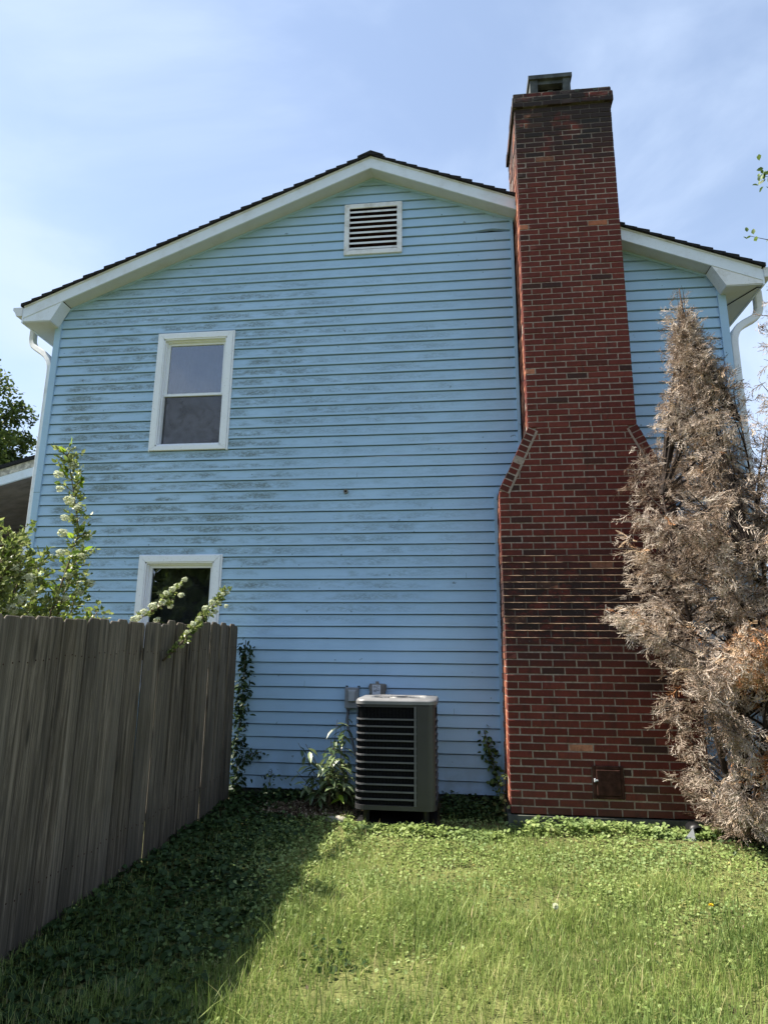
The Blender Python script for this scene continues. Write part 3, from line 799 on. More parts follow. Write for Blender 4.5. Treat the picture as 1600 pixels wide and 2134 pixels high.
for zr_ in (.32, 1.50): FE(G().prism([(FX-.058, zr_-.045), (FX-.020, zr_-.045), (FX-.020, zr_+.045), (FX-.058, zr_+.045)], -6.6, -.16).build('rail', 'fence_wood'))
for yy in (-.30, -2.7, -5.1): FE(G().box(FX-.15, FX-.06, yy-.09, yy, -.1, 1.62).build('post', 'fence_wood'))

# ------------------------------------------------------------ air conditioner
def rrect(x0, x1, y0, y1, r, n=5):
    P = []
    for cx, cy, a0 in ((x1-r, y0+r, -90), (x1-r, y1-r, 0), (x0+r, y1-r, 90), (x0+r, y0+r, 180)):
        for k in range(n+1):
            a = R(a0+90*k/n); P.append((cx+r*math.cos(a), cy+r*math.sin(a)))
    return P
AX0, AX1, AY0, AY1 = -.925, -.200, -.950, -.235; AZ0, AZ1 = .195, 1.075
ac = tag(empty('air_conditioner', ((AX0+AX1)/2, (AY0+AY1)/2, float(gz(0, -.6)))), 'dark grey louvred outdoor air conditioner unit with pale lid in front of the blue wall', 'air conditioner')
A = lambda o: childof(o, ac)
def ringband(g, off, z0, z1, thick, r=.085, bev=0):
    P = rrect(AX0+off, AX1-off, AY0+off, AY1-off, r-off); Q = rrect(AX0+off+thick, AX1-off-thick, AY0+off+thick, AY1-off-thick, max(.01, r-off-thick))
    n = len(P); V = [(x, y, z0) for x, y in P]+[(x, y, z1) for x, y in P]+[(x, y, z1) for x, y in Q]+[(x, y, z0) for x, y in Q]
    F = [(k*n+i, k*n+(i+1) % n, ((k+1) % 4)*n+(i+1) % n, ((k+1) % 4)*n+i) for k in range(4) for i in range(n)]
    g.add(V, F); return g
P = rrect(AX0+.025, AX1-.025, AY0+.025, AY1-.025, .06); n = len(P)
A(mesh_obj('coil', [(x, y, AZ0+.02) for x, y in P]+[(x, y, AZ1-.005) for x, y in P], [(i, (i+1) % n, (i+1) % n+n, i+n) for i in range(n)]+[tuple(range(n, 2*n))], 'coil'))
g = G()
pts = []
P = rrect(AX0+.012, AX1-.012, AY0+.012, AY1-.012, .073, 12); per = 0
for (a, b) in zip(P, P[1:]+P[:1]):
    L_ = math.dist(a, b); m = max(1, int(L_/.0125))
    for q in range(m): pts.append((a[0]+(b[0]-a[0])*q/m, a[1]+(b[1]-a[1])*q/m))
for (x, y) in pts: g.box(x-.0016, x+.0016, y-.0016, y+.0016, AZ0+.02, AZ1)
tag(A(g.build('guard_wires', 'fin')), kind='stuff')
A(ringband(G(), 0, AZ0, AZ0+.038, .03).build('base_pan', 'unit_metal')); A(ringband(G(), .001, AZ1-.020, AZ1+.002, .03).build('top_rail', 'unit_metal'))
zs = np.linspace(AZ0+.087, AZ1-.125, 12)
for k, z in enumerate(zs): A(ringband(G(), .002, z-.0065, z+.0065, .010).build('louver_bar', 'unit_bar'))
# corner panel (electrical compartment): a flat strip then round the right front corner
pp = [(-.372, AY0-.0025)]+[(x, y) for x, y in [(AX1+.0025-.087+.087*math.cos(R(a)), AY0-.0025+.087+.087*math.sin(R(a))) for a in range(-90, -29, 10)]]
V = [(x, y, AZ0+.036) for x, y in pp]+[(x, y, AZ1-.012) for x, y in pp]; n = len(pp)
cp = A(mesh_obj('corner_panel', V, [(i, i+1, i+1+n, i+n) for i in range(n-1)], 'unit_metal')); md = cp.modifiers.new('solid', 'SOLIDIFY'); md.thickness = .012; md.offset = -1
A(box('panel_edge', -.395, -.377, AY0-.0035, AY0+.01, AZ0+.036, AZ1-.012, 'unit_bar'))
A(box('left_post', AX0+.0, AX0+.004, AY0+.08, AY0+.095, AZ0+.036, AZ1, 'unit_bar'))
# lid with round fan opening
def lid():
    P = rrect(AX0-.006, AX1+.006, AY0-.006, AY1+.006, .09, 7); n = len(P); cx, cy = (AX0+AX1)/2, (AY0+AY1)/2
    V = [(x, y, AZ1+.004) for x, y in P]+[(x, y, AZ1+.030) for x, y in P]
    V += [(cx+(x-cx)*.965, cy+(y-cy)*.965, AZ1+.048) for x, y in P]
    ang = [math.atan2(y-cy, x-cx) for x, y in P]
    V += [(cx+.325*math.cos(a), cy+.325*math.sin(a), AZ1+.050) for a in ang]
    V += [(cx+.315*math.cos(a), cy+.315*math.sin(a), AZ1+.055) for a in ang]
    V += [(cx+.300*math.cos(a), cy+.300*math.sin(a), AZ1+.030) for a in ang]
    V += [(cx+.295*math.cos(a), cy+.295*math.sin(a), AZ1-.02) for a in ang]
    F = [(k*n+i, k*n+(i+1) % n, (k+1)*n+(i+1) % n, (k+1)*n+i) for k in range(6) for i in range(n)]
    o = A(mesh_obj('lid', V, F, 'lid_metal', smooth=True))
    o.data.polygons.foreach_set('use_smooth', [False]*n+[True]*(len(F)-n))
    g = G(); m = 28
    for r in (.26, .225, .19, .155, .12, .085):
        g.tube([(cx+r*math.cos(2*math.pi*i/m), cy+r*math.sin(2*math.pi*i/m), AZ1+.036+.02*(1-r/.28)) for i in range(m+1)], .0022, 4)
    for i in range(8):
        a = i*math.pi/4; g.tube([(cx+.05*math.cos(a), cy+.05*math.sin(a), AZ1+.054), (cx+.30*math.cos(a), cy+.30*math.sin(a), AZ1+.036)], .0025, 4)
    A(g.build('fan_guard', 'lid_metal')); A(G().tube([(cx, cy, AZ1+.045), (cx, cy, AZ1+.062)], .075, 14).build('guard_hub', 'lid_metal'))
    for i in range(4):
        a = i*math.pi/2+.4; c, s_ = math.cos(a), math.sin(a); c2, s2 = math.cos(a+.9), math.sin(a+.9)
        A(mesh_obj('fan_blade', [(cx+.05*c, cy+.05*s_, AZ1-.02), (cx+.26*c, cy+.26*s_, AZ1-.03), (cx+.26*c2, cy+.26*s2, AZ1+.02), (cx+.05*c2, cy+.05*s2, AZ1+.0)], [(0, 1, 2, 3)], 'unit_metal'))
lid()
A(box('pad', AX0+.01, AX1-.01, AY0+.03, AY1+.04, .0, .085, 'soot_black', bev=.01))  # pad coloured near black to paint the shade under the unit
for x in (AX0+.1, AX1-.1):
    for y in (AY0+.1, AY1-.1): A(G().tube([(x, y, .09), (x, y, AZ0+.001)], .03, 8).build('foot', 'black_plastic'))
A(G().tube([(-1.14, -.05, .965), (-1.142, -.06, .85), (-1.13, -.09, .78), (-1.07, -.18, .68), (-1.02, -.30, .56), (-.96, -.40, .50), (-.91, -.45, .48)], .013, 8).build('cable_whip', 'cable_grey', smooth=True))
A(G().tube([(-1.00, -.02, .50), (-.98, -.12, .45), (-.92, -.26, .42)], .018, 8).build('refrigerant_pipe', 'black_plastic', smooth=True))

# ------------------------------------------------------------ boxes on the wall
dbx = tag(box('switch_box', -1.170, -1.028, -.10, -.021, .975, 1.180, 'grey_box', bev=.006), 'small grey disconnect switch box on the siding, left of the air conditioner top', 'electrical box')
x0, x1, z0, z1 = -1.138, -1.052, 1.045, 1.160
V = [(x0, -.10, z0), (x1, -.10, z0), (x1, -.10, z1), (x0, -.10, z1), (x0+.012, -.128, z0+.004), (x1-.012, -.128, z0+.004), (x1-.014, -.116, z1-.016), (x0+.014, -.116, z1-.016)]
mesh_obj('cover', V, [(4, 5, 6, 7), (0, 1, 5, 4), (1, 2, 6, 5), (2, 3, 7, 6), (3, 0, 4, 7)], 'grey_box_light', dbx)
G().box(-1.172, -1.150, -.034, -.022, 1.186, 1.197).box(-1.046, -1.022, -.034, -.022, 1.186, 1.196).build('mounting_tab', 'seam_dark', dbx)
G().tube([(-1.14, -.055, .977), (-1.14, -.055, .955)], .019, 10).build('connector', 'grey_box', dbx)
obx = tag(box('outlet_box', -.915, -.755, -.085, -.021, 1.055, 1.222, 'taupe_box', bev=.006), 'small taupe outlet box with a white sticker, just above the air conditioner lid', 'electrical box')
box('sticker', -.885, -.800, -.0875, -.0853, 1.095, 1.212, 'label_white', obx)
g = G()
for k, (a, b, z) in enumerate([(-.876, -.846, 1.198), (-.840, -.810, 1.201), (-.874, -.858, 1.184), (-.852, -.826, 1.182), (-.876, -.862, 1.170), (-.848, -.836, 1.166), (-.826, -.812, 1.171), (-.874, -.812, 1.156), (-.870, -.842, 1.146)]):
    g.box(a, b, -.0895, -.0877, z-.0022, z+.0022)
g.build('sticker_print', 'print_dark', obx)
G().tube([(-.838, -.05, 1.218), (-.838, -.05, 1.245)], [.018, .017], 10).build('connector', 'taupe_box', obx)
G().box(-.925, -.915, -.08, -.03, 1.175, 1.205).box(-.755, -.742, -.075, -.03, 1.15, 1.215).build('hinge', 'taupe_box', obx)

# ------------------------------------------------------------ porch on the far left side
por = tag(empty('porch', (-6.8, 3, 0)), 'dark porch with sloping black roof and white trim behind the house corner', 'porch')
PO = lambda o: childof(o, por)
def pz(x): return 4.467+.273*(x+6.541)
a, b = -9.5, -5.0
PO(G().prism([(a, pz(a)-.03), (b, pz(b)-.03), (b, pz(b)+.02), (a, pz(a)+.02)], 1.95, 7).build('roof', 'shingle'))
PO(G().prism([(a, pz(a)-.145), (b, pz(b)-.145), (b, pz(b)-.031), (a, pz(a)-.031)], 2.0, 2.03).build('fascia_board', 'weathered_board'))
PO(G().prism([(a, pz(a)-.285), (b, pz(b)-.285), (b, pz(b)-.147), (a, pz(a)-.147)], 2.01, 2.05).build('trim_board', 'white_trim'))
for k in range(36):
    y0 = 2.06+k*.135
    PO(G().prism([(a, pz(a)-.10), (b, pz(b)-.10), (b, pz(b)-.06), (a, pz(a)-.06)], y0, y0+.125).build('ceiling_board', 'porch_brown'))
PO(G().box(a, b, 2.0, 2.12, 2.955, 3.065).build('beam', 'white_trim'))
PO(G().box(a, b, 6.9, 7.0, 0, 4.6).build('back_wall', 'porch_brown')); PO(G().box(a, a+.1, 2.1, 6.9, 0, 3.5).build('side_wall', 'porch_brown'))
for x in (-9.4, -7.35, -5.16): PO(G().box(x, x+.12, 2.0, 2.12, .05, 2.955).build('post', 'white_trim'))
PO(G().tube([(-6.72, 2.9, 4.1), (-6.72, 2.9, 3.40)], .008, 6).build('lamp_cord', 'black_plastic'))
PO(G().tube([(-6.72, 2.9, 3.42), (-6.72, 2.9, 3.38), (-6.72, 2.9, 3.28), (-6.72, 2.9, 3.24)], [.05, .12, .13, .06], 12).build('lamp_shade', 'black_plastic'))

# ------------------------------------------------------------ lawn and ground cover
def in_house(x, y): return ((y > -.02) & (x > -5) & (x < 3.1)) | ((y > -.76) & (x > .38) & (x < 2.2))
def in_ac(x, y): return (x > AX0-.03) & (x < AX1+.03) & (y > AY0+.02)
def vnoise(x, y, s, seed=0):
    return (np.sin(x*s*1.3+seed)+np.sin(y*s*1.7+seed*2.1)+np.sin((x+y)*s*.9+seed*.7)+np.sin((x-y)*s*1.9+1.3*seed))/4
def blades(name, N, xr_, yr_, dens, hmin, hmax, wd, label):
    x = rng.uniform(*xr_, N); y = rng.uniform(*yr_, N)
    k = (rng.random(N) < dens(x, y)) & ~in_house(x, y) & ~in_ac(x, y); x, y = x[k], y[k]; N = len(x)
    h = rng.uniform(hmin, hmax, N)*(1+.30*vnoise(x, y, 2.6, 3)+.45*sm(vnoise(x, y, 6.5, 9), .15, .6)); yaw = rng.uniform(0, 2*np.pi, N); lean = rng.gamma(2, .22, N)
    # explicit blades: bend along the lean direction
    T = np.array(BLADE_T); m = len(T); w = wd*rng.uniform(.7, 1.3, N)
    cy, sy = np.cos(yaw), np.sin(yaw)
    t = T[:, 2][None, :]; dx = lean[:, None]*h[:, None]*t**1.8
    zz = h[:, None]*t*(1-.35*np.clip(lean[:, None], 0, 1.2)*t)
    px = T[:, 0][None, :]*w[:, None]
    X = x[:, None]+px*cy[:, None]-dx*sy[:, None]; Y = y[:, None]+px*sy[:, None]+dx*cy[:, None]; Z = gz(x, y)[:, None]-.004+zz
    V = np.stack([X, Y, Z], 2).reshape(-1, 3)
    F = np.array([(0, 1, 3), (0, 3, 2), (2, 3, 5), (2, 5, 4), (4, 5, 6)])
    Fa = (F[None]+(np.arange(N)*m)[:, None, None]).reshape(-1, 3)
    me = bpy.data.meshes.new(name); me.vertices.add(len(V)); me.vertices.foreach_set('co', V.reshape(-1).astype(np.float32))
    nf = len(Fa); me.loops.add(nf*3); me.loops.foreach_set('vertex_index', Fa.reshape(-1).astype(np.int32)); me.polygons.add(nf)
    me.polygons.foreach_set('loop_start', np.arange(0, nf*3, 3, dtype=np.int32)); me.polygons.foreach_set('loop_total', np.full(nf, 3, dtype=np.int32))
    me.update(calc_edges=True)
    ti = np.clip(.45+.20*vnoise(x, y, 1.9, 1)+.16*vnoise(x, y, 5.3, 6)+rng.normal(0, .20, N), 0, .9); ti = np.where(rng.random(N) < .06, rng.uniform(.92, 1, N), ti)
    at = me.attributes.new('tint', 'FLOAT', 'POINT'); at.data.foreach_set('value', np.repeat(ti, m).astype(np.float32))
    me.materials.append(M['grass']); o = bpy.data.objects.new(name, me); C.objects.link(o)
    tag(o, label, 'grass', kind='stuff'); return o
def edge(x, y): return -2.0+.28*np.sin(x*2.2+.5)+.18*np.sin(x*5.1)      # where leafy cover gives way to grass
def sm(v, a, b): return np.clip((v-a)/(b-a), 0, 1)
def gdens(x, y):
    d = sm(edge(x, y)-y, -1.0, .9)*.92+.09
    d *= .12+.30*sm(-y, 2.4, 3.4)+.88*sm(x+1.55+.22*np.sin(y*3)+.1*(y+3.), -.28, .35)
    d *= 1-.75*sm(x-1.6, 0, .8)*sm(y+3.0, -.3, .3)
    return d*(.18+.82*sm(vnoise(x, y, 3.1, 5), -.5, .05))
blades('lawn', 190000, (-2.3, 3.4), (-5.0, -.4), gdens, .035, .095, .0040, 'sunlit green lawn grass in the foreground, long and uneven')
blades('lawn_margin', 20000, (-2.3, 7), (-9, -5.0), lambda x, y: np.full(len(x), .9), .05, .11, .008, 'green lawn grass behind the viewer')
blades('side_lawn', 20000, (3.2, 9), (-5.0, 5), lambda x, y: np.full(len(x), .9), .05, .12, .008, 'green grass beyond the dead conifer at the right')
blades('yard_grass', 16000, (-9, -2.4), (-6.0, 1.9), lambda x, y: np.where((x > -5) & (y > -.1), 0, .9), .05, .12, .008, 'green grass behind the wooden fence')
blades('tall_grass', 2200, (-1.2, 3.2), (-4.2, -2.2), lambda x, y: np.full(len(x), 1.), .12, .19, .0045, 'scattered tall blades standing above the lawn')
def cover(name, N, xr_, yr_, dens, smin, smax, mat, tf, hmax, label, T=ROUND_T, F=ROUND_F, cat='ground cover', tilt=.42):
    x = rng.uniform(*xr_, N); y = rng.uniform(*yr_, N)
    k = (rng.random(N) < dens(x, y)) & ~in_house(x, y) & ~in_ac(x, y); x, y = x[k], y[k]; N = len(x)
    s = rng.uniform(smin, smax, N); z = gz(x, y)+.008+hmax*rng.random(N)*(.55+.45*vnoise(x, y, 4, 2))
    o = mass(name, T, F, mats(N, s, tilt=tilt), np.stack([x, y, z], 1), np.clip(tf(x, y, N), 0, 1), mat)
    tag(o, label, cat, kind='stuff'); return o
def cdens(x, y):
    d = sm(y-edge(x, y), -1.3, .35)*.93+.03+.45*sm(vnoise(x, y, 2.2, 11), .22, .5)
    d = np.maximum(d, .75*sm(x-1.5, 0, .8)*sm(y+3.3, -.3, .4))
    d = d*sm(x+1.62+.12*(y+3), -.15, .25)
    bare = ((x-2.0)/.5)**2+((y+1.05)/.22)**2 < 1
    d = np.where(bare, d*.5, d)
    d = d*(1-.93*(((x+1.35)/.50)**2+((y+.50)/.26)**2 < 1))
    return d*(.3+.7*sm(vnoise(x, y, 3.6, 8), -.5, -.05))*sm(-.42-y, -.15, .12)
cover('creeping_leaves', 84000, (-2.2, 3.6), (-4.8, -.3), cdens, .011, .024, 'ground_leaf', lambda x, y, N: .5+.25*vnoise(x, y, 2.3, 4)+rng.normal(0, .16, N)+.25*(rng.random(N) < .05), .055, 'small round-leaved creeping plants covering the ground below the wall')
cover('shaded_ivy', 15000, (-2.32, -.9), (-5.0, -.2), lambda x, y: sm(-1.25-x-.1*(y+3)+.10*np.sin(y*4), -.15, .25)*.95*(1-.9*(((x+1.40)/.50)**2+((y+.48)/.26)**2 < 1)), .020, .046, 'dark_ivy', lambda x, y, N: .5+rng.normal(0, .2, N), .06, 'dark ivy carpet in the shade at the foot of the fence')
cover('wall_foot_ivy', 5200, (-2.3, .5), (-.62, -.02), lambda x, y: np.where(x > -.2, 1., sm(y+.28, -.04, .12)), .022, .046, 'dark_ivy', lambda x, y, N: .55+rng.normal(0, .22, N), .15, 'dark low ivy along the foot of the blue wall')
cover('right_ivy', 4200, (1.95, 3.6), (-2.9, -.3), lambda x, y: sm(x-2.25-.15*np.sin(y*3)+.1*(y+2), -.3, .5), .020, .042, 'dark_ivy', lambda x, y, N: .75+rng.normal(0, .22, N), .10, 'glossy ivy under the dead conifer')
cover('leaf_litter', 11000, (-2.0, -.85), (-.95, -.12), lambda x, y: sm(.62-np.hypot((x+1.38)/1.0, (y+.48)/.55), 0, .25), .016, .036, 'litter', lambda x, y, N: rng.random(N)**1.3+.25*sm(x+1.25, -.2, .2), .025, 'brown fallen leaves left of the air conditioner', LEAF_T, LEAF_F, 'leaf litter', .6)
cover('lawn_litter', 600, (-1.4, 3.2), (-4.6, -.8), lambda x, y: np.full(len(x), .9), .012, .028, 'litter', lambda x, y, N: rng.random(N), .015, 'dry leaf scraps scattered in the grass', LEAF_T, LEAF_F, 'leaf litter', .8)
cover('footing_weeds', 3200, (.36, 2.3), (-.98, -.70), lambda x, y: .35+.65*sm(np.sin(x*7+1)+np.sin(x*13), -.8, .6), .020, .040, 'ground_leaf', lambda x, y, N: .45+rng.normal(0, .2, N), .16, 'taller weeds along the concrete footing of the chimney')
cover('unit_weeds', 1500, (-1.0, .36), (-1.16, -.94), lambda x, y: np.full(len(x), .8), .018, .036, 'ground_leaf', lambda x, y, N: .4+rng.normal(0, .2, N), .10, 'leafy weeds growing in front of the air conditioner')
cover('lawn_shade_patch', 620, (-.95, -.35), (-3.55, -2.95), lambda x, y: sm(1-np.hypot((x+.66+.5*(y+3.26))/.24, (y+3.26)/.20), 0, .9)*(vnoise(x, y, 14, 2) > -.3), .016, .034, 'dark_ivy', lambda x, y, N: .35+rng.normal(0, .2, N), .085, 'small patch of dark leaves standing in for a shadow in the middle of the lawn')  # dark leaves laid in place of a shadow-like patch on the grass
def stone(x, y, w, h, lab):
    V = []; F = []; n = 9
    for k, (r, z) in enumerate(((1, 0), (1.0, .5), (.8, .95), (.3, 1.05))):
        for i in range(n):
            a = 2*math.pi*i/n; q = r*(1+.18*math.sin(i*2.3+x*9)); V.append((w*q*math.cos(a), w*.55*q*math.sin(a), h*z))
    F = [(k*n+i, k*n+(i+1) % n, (k+1)*n+(i+1) % n, (k+1)*n+i) for k in range(3) for i in range(n)]+[tuple(range(3*n, 4*n))]
    o = mesh_obj('stone', V, F, 'stone', smooth=True); o.location = (x, y, float(gz(x, y))-.01); tag(o, lab, 'stone')
stone(-1.10, -.80, .10, .045, 'flat pale stone lying in the litter left of the air conditioner')
# dandelions
def dandelion(x, y, h, kind, lab):
    o = tag(empty('dandelion', (x, y, float(gz(x, y)))), lab, 'flower', None)
    G().tube([(0, 0, 0), (.004, .003, h*.6), (.0, .0, h)], .0018, 5).build('stalk', 'plant_leaf', o, tint=True)
    if kind == 'clock':
        N = 150; d = rng.normal(size=(N, 3)); d /= np.linalg.norm(d, axis=1, keepdims=True)
        mass('seed_head', [(-.09, 0, 0), (.09, 0, 0), (.16, 1, 0), (-.16, 1, 0)], [(0, 1, 2, 3)], frames(d, scale=np.full(N, .017)), np.tile([0, 0, h], (N, 1)), np.full(N, 1.), 'petal', o)
    else:
        N = 70; a = rng.uniform(0, 2*np.pi, N); d = np.stack([np.cos(a), np.sin(a), rng.uniform(.15, 1.2, N)], 1)
        mass('petals', [(-.1, 0, 0), (.1, 0, 0), (.12, 1, 0), (-.12, 1, 0)], [(0, 1, 2, 3)], frames(d, scale=np.full(N, .016)), np.tile([0, 0, h], (N, 1)), np.full(N, 1.), 'yellow_flower', o)
dandelion(.54, -2.70, .10, 'clock', 'white dandelion seed head in the middle of the lawn')
dandelion(1.47, -2.50, .09, 'y', 'yellow dandelion in the lawn below the dead conifer')
dandelion(-.02, -3.85, .06, 'y', 'tiny yellow dandelion low in the foreground grass')
# black drain end near the chimney foot and a small black pot by the unit
dp = tag(empty('drain_pipe', (1.96, -.82, .04)), 'black plastic drain pipe end by the foot of the brick chimney', 'pipe')
n = 14; V = []; 
for (yy, r) in ((-.10, .062), (.10, .062), (.10, .052), (-.09, .052)): V += [(1.96+r*math.cos(2*math.pi*i/n), -.82+yy, .085+r*math.sin(2*math.pi*i/n)) for i in range(n)]
childof(mesh_obj('pipe', V, [(k*n+i, k*n+(i+1) % n, ((k+1) % 4)*n+(i+1) % n, ((k+1) % 4)*n+i) for k in range(4) for i in range(n)], 'black_plastic', smooth=True), dp)
childof(mesh_obj('splash_flap', [(1.80, -.99, .055), (1.90, -1.0, .050), (1.905, -.93, .14), (1.80, -.99, .045), (1.90, -1.0, .040), (1.915, -.925, .13)], [(0, 1, 2), (5, 4, 3), (0, 3, 4, 1), (1, 4, 5, 2), (2, 5, 3, 0)], 'grey_box'), dp)
pot = tag(empty('plant_pot', (-1.22, -.22, .07)), 'black plastic pot half hidden by the long-leaved plant at the wall', 'pot')
n = 18; V = []
for z, r in ((0, .085), (.15, .115), (.15, .125), (.185, .125), (.185, .112), (.12, .10)): V += [(r*math.cos(2*math.pi*i/n), r*math.sin(2*math.pi*i/n), z) for i in range(n)]
mesh_obj('pot_body', V, [(k*n+i, k*n+(i+1) % n, (k+1)*n+(i+1) % n, (k+1)*n+i) for k in range(5) for i in range(n)]+[tuple(range(5*n, 6*n))], 'black_plastic', pot, smooth=True)

# ------------------------------------------------------------ plants with leaves as parts
def leaf_mesh(nm, T, F, mat, t):
    me = bpy.data.meshes.new(nm); me.from_pydata(T, [], F); me.materials.append(M[mat])
    a = me.attributes.new('tint', 'FLOAT', 'POINT'); a.data.foreach_set('value', np.full(len(T), t, dtype=np.float32)); return me
def put(me, name, parent, loc, d, s, roll=None):
    """a leaf pointing along d"""
    d = Vector(d).normalized(); up = Vector((0, 0, 1)); a = d.cross(up)
    if a.length < .05: a = Vector((1, 0, 0))
    a.normalize(); b = a.cross(d).normalized()
    if roll: a, b = a*math.cos(roll)+b*math.sin(roll), -a*math.sin(roll)+b*math.cos(roll)
    m = Matrix(((a.x, d.x, b.x), (a.y, d.y, b.y), (a.z, d.z, b.z)))
    o = bpy.data.objects.new(name, me); C.objects.link(o)
    o.parent = parent; o.matrix_parent_inverse = Matrix.Translation(-Vector(parent.location))
    o.matrix_world = Matrix.Translation(Vector(loc)) @ m.to_4x4() @ Matrix.Scale(s, 4)
    o.matrix_basis = Matrix.Translation(Vector(loc)) @ m.to_4x4() @ Matrix.Scale(s, 4)
    return o
# long drooping leaves left of the unit
pl = tag(empty('broadleaf_plant', (-1.17, -.40, .06)), 'bushy green plant with long drooping leaves between the wall and the air conditioner', 'plant')
lms = [leaf_mesh('leaf', LONG_T, LEAF_F, 'plant_leaf', t) for t in (.1, .4, .7, 1.)]; lyel = leaf_mesh('leaf', LONG_T, LEAF_F, 'bright_leaf', .5)
g = G()
for k in range(34):
    bx, by = random.uniform(-1.30, -1.02), random.uniform(-.60, -.36)
    tx = bx+random.uniform(-.28, .06)*(1 if k % 3 else .4); ty = by+random.uniform(-.20, .08); tz = random.uniform(.26, .74) if k > 3 else random.uniform(.78, 1.0)
    if tz > .74: tx = random.uniform(-1.20, -1.08); ty = random.uniform(-.34, -.2)
    tx = min(tx, -.97)
    pts = [(bx, by, .07), ((bx*1.3+tx*.7)/2, (by+ty)/2, .07+(tz-.07)*.55), (tx, ty, tz)]
    g.tube(pts, [.004, .003, .002], 5)
    m = int(4+tz*8)
    for q in range(m):
        u = .30+.70*(q+random.random()*.5)/m; P0 = Vector(pts[0]); P1 = Vector(pts[1]); P2 = Vector(pts[2])
        p = P0*(1-u)**2+P1*2*u*(1-u)+P2*u*u; a = q*2.4+random.random()
        d = (math.cos(a), math.sin(a)-.25, random.uniform(-.75, .15))
        put(lyel if (k == 5 and q in (1, 2)) else random.choice(lms), 'leaf', pl, p, d, random.uniform(.10, .16), random.uniform(-.5, .5))
childof(g.build('stems', 'stem'), pl)
# ivy on the fence end and creeping on the wall
ivm = [leaf_mesh('leaf', LEAF_T, LEAF_F, 'dark_ivy', t) for t in (.1, .4, .7, 1.)]
def ivy(name, lab, curve, N, spread, smin, smax, mats_=None, face=(0, -1, 0)):
    e = tag(empty(name, curve[0]), lab, 'ivy'); P_ = [Vector(p) for p in curve]; g = G(); g.tube(P_, .004, 5)
    for k in range(N):
        u = random.random()*(len(P_)-1); i = int(u); p = P_[i].lerp(P_[i+1], u-i)
        p = p+Vector((random.gauss(0, spread[0]), random.gauss(0, spread[1]), random.gauss(0, spread[2])))
        if p.y > -.03: p.y = -.03
        d = Vector((random.gauss(0, .6), random.gauss(-.2, .4), random.uniform(-1, .2)))
        put(random.choice(mats_ or ivm), 'leaf', e, p, d, random.uniform(smin, smax), random.uniform(-.8, .8))
    childof(g.build('vine', 'stem'), e); return e
ivy('ivy', 'dark ivy climbing the end of the fence against the wall', [(-2.27, -.10, .10), (-2.29, -.09, .6), (-2.26, -.09, 1.1), (-2.26, -.09, 1.66)], 430, (.042, .03, .03), .045, .078, ivm[:2]+ivm[:1])
ivy('ivy', 'short ivy shoot creeping sideways low on the siding beside the fence', [(-2.24, -.05, .42), (-2.15, -.05, .50), (-2.04, -.05, .52)], 60, (.03, .012, .028), .03, .05)
vm = [leaf_mesh('leaf', ROUND_T, ROUND_F, 'dark_ivy', t) for t in (.5, 1.)]+[leaf_mesh('leaf', ROUND_T, ROUND_F, 'ground_leaf', .3)]
ivy('vine_plant', 'round-leaved vine climbing the corner between siding and chimney', [(.40, -.30, .06), (.37, -.10, .30), (.32, -.06, .52), (.25, -.05, .78)], 120, (.035, .03, .03), .030, .055, vm)
vm2 = [leaf_mesh('leaf', ROUND_T, ROUND_F, 'ground_leaf', t) for t in (.5, .95)]
ivy('vine_plant', 'pale green leaves growing up the sunny foot of the chimney corner', [(.40, -.55, .06), (.415, -.35, .22), (.42, -.30, .45)], 34, (.018, .05, .03), .028, .045, vm2)
ivy('seedling', 'upright ivy tuft standing in front of the wall right of the fence', [(-1.95, -.12, .07), (-1.92, -.13, .22), (-1.90, -.12, .36)], 46, (.09, .03, .04), .03, .055)

# ------------------------------------------------------------ flowering bush behind the fence
def ball(parent, p, r, me_cache={}):
    if 'm' not in me_cache:
        N = 110; d = rng.normal(size=(N, 3)); d[:, 2] = d[:, 2]+.3; d /= np.linalg.norm(d, axis=1, keepdims=True)
        o = mass('flower_head', [(-.3, -.3, 0), (.3, -.3, 0), (.3, .3, 0), (-.3, .3, 0)], [(0, 1, 2, 3)], np.einsum('nij,jk->nik', frames(d+rng.normal(0, .45, d.shape)), np.array([[1, 0, 0], [0, 0, -1], [0, 1, 0]]))*.6, d*rng.uniform(.6, 1.05, (N, 1)), rng.random(N), 'petal')
        bpy.context.scene.collection.objects.unlink(o); me_cache['m'] = o.data; bpy.data.objects.remove(o)
    o = bpy.data.objects.new('flower_head', me_cache['m']); C.objects.link(o); o.parent = parent
    o.matrix_parent_inverse = Matrix.Translation(-Vector(parent.location)); o.location = p; o.scale = (r, r, r*.8); o.rotation_euler = (random.uniform(-.4, .4), random.uniform(-.4, .4), random.random()*6)
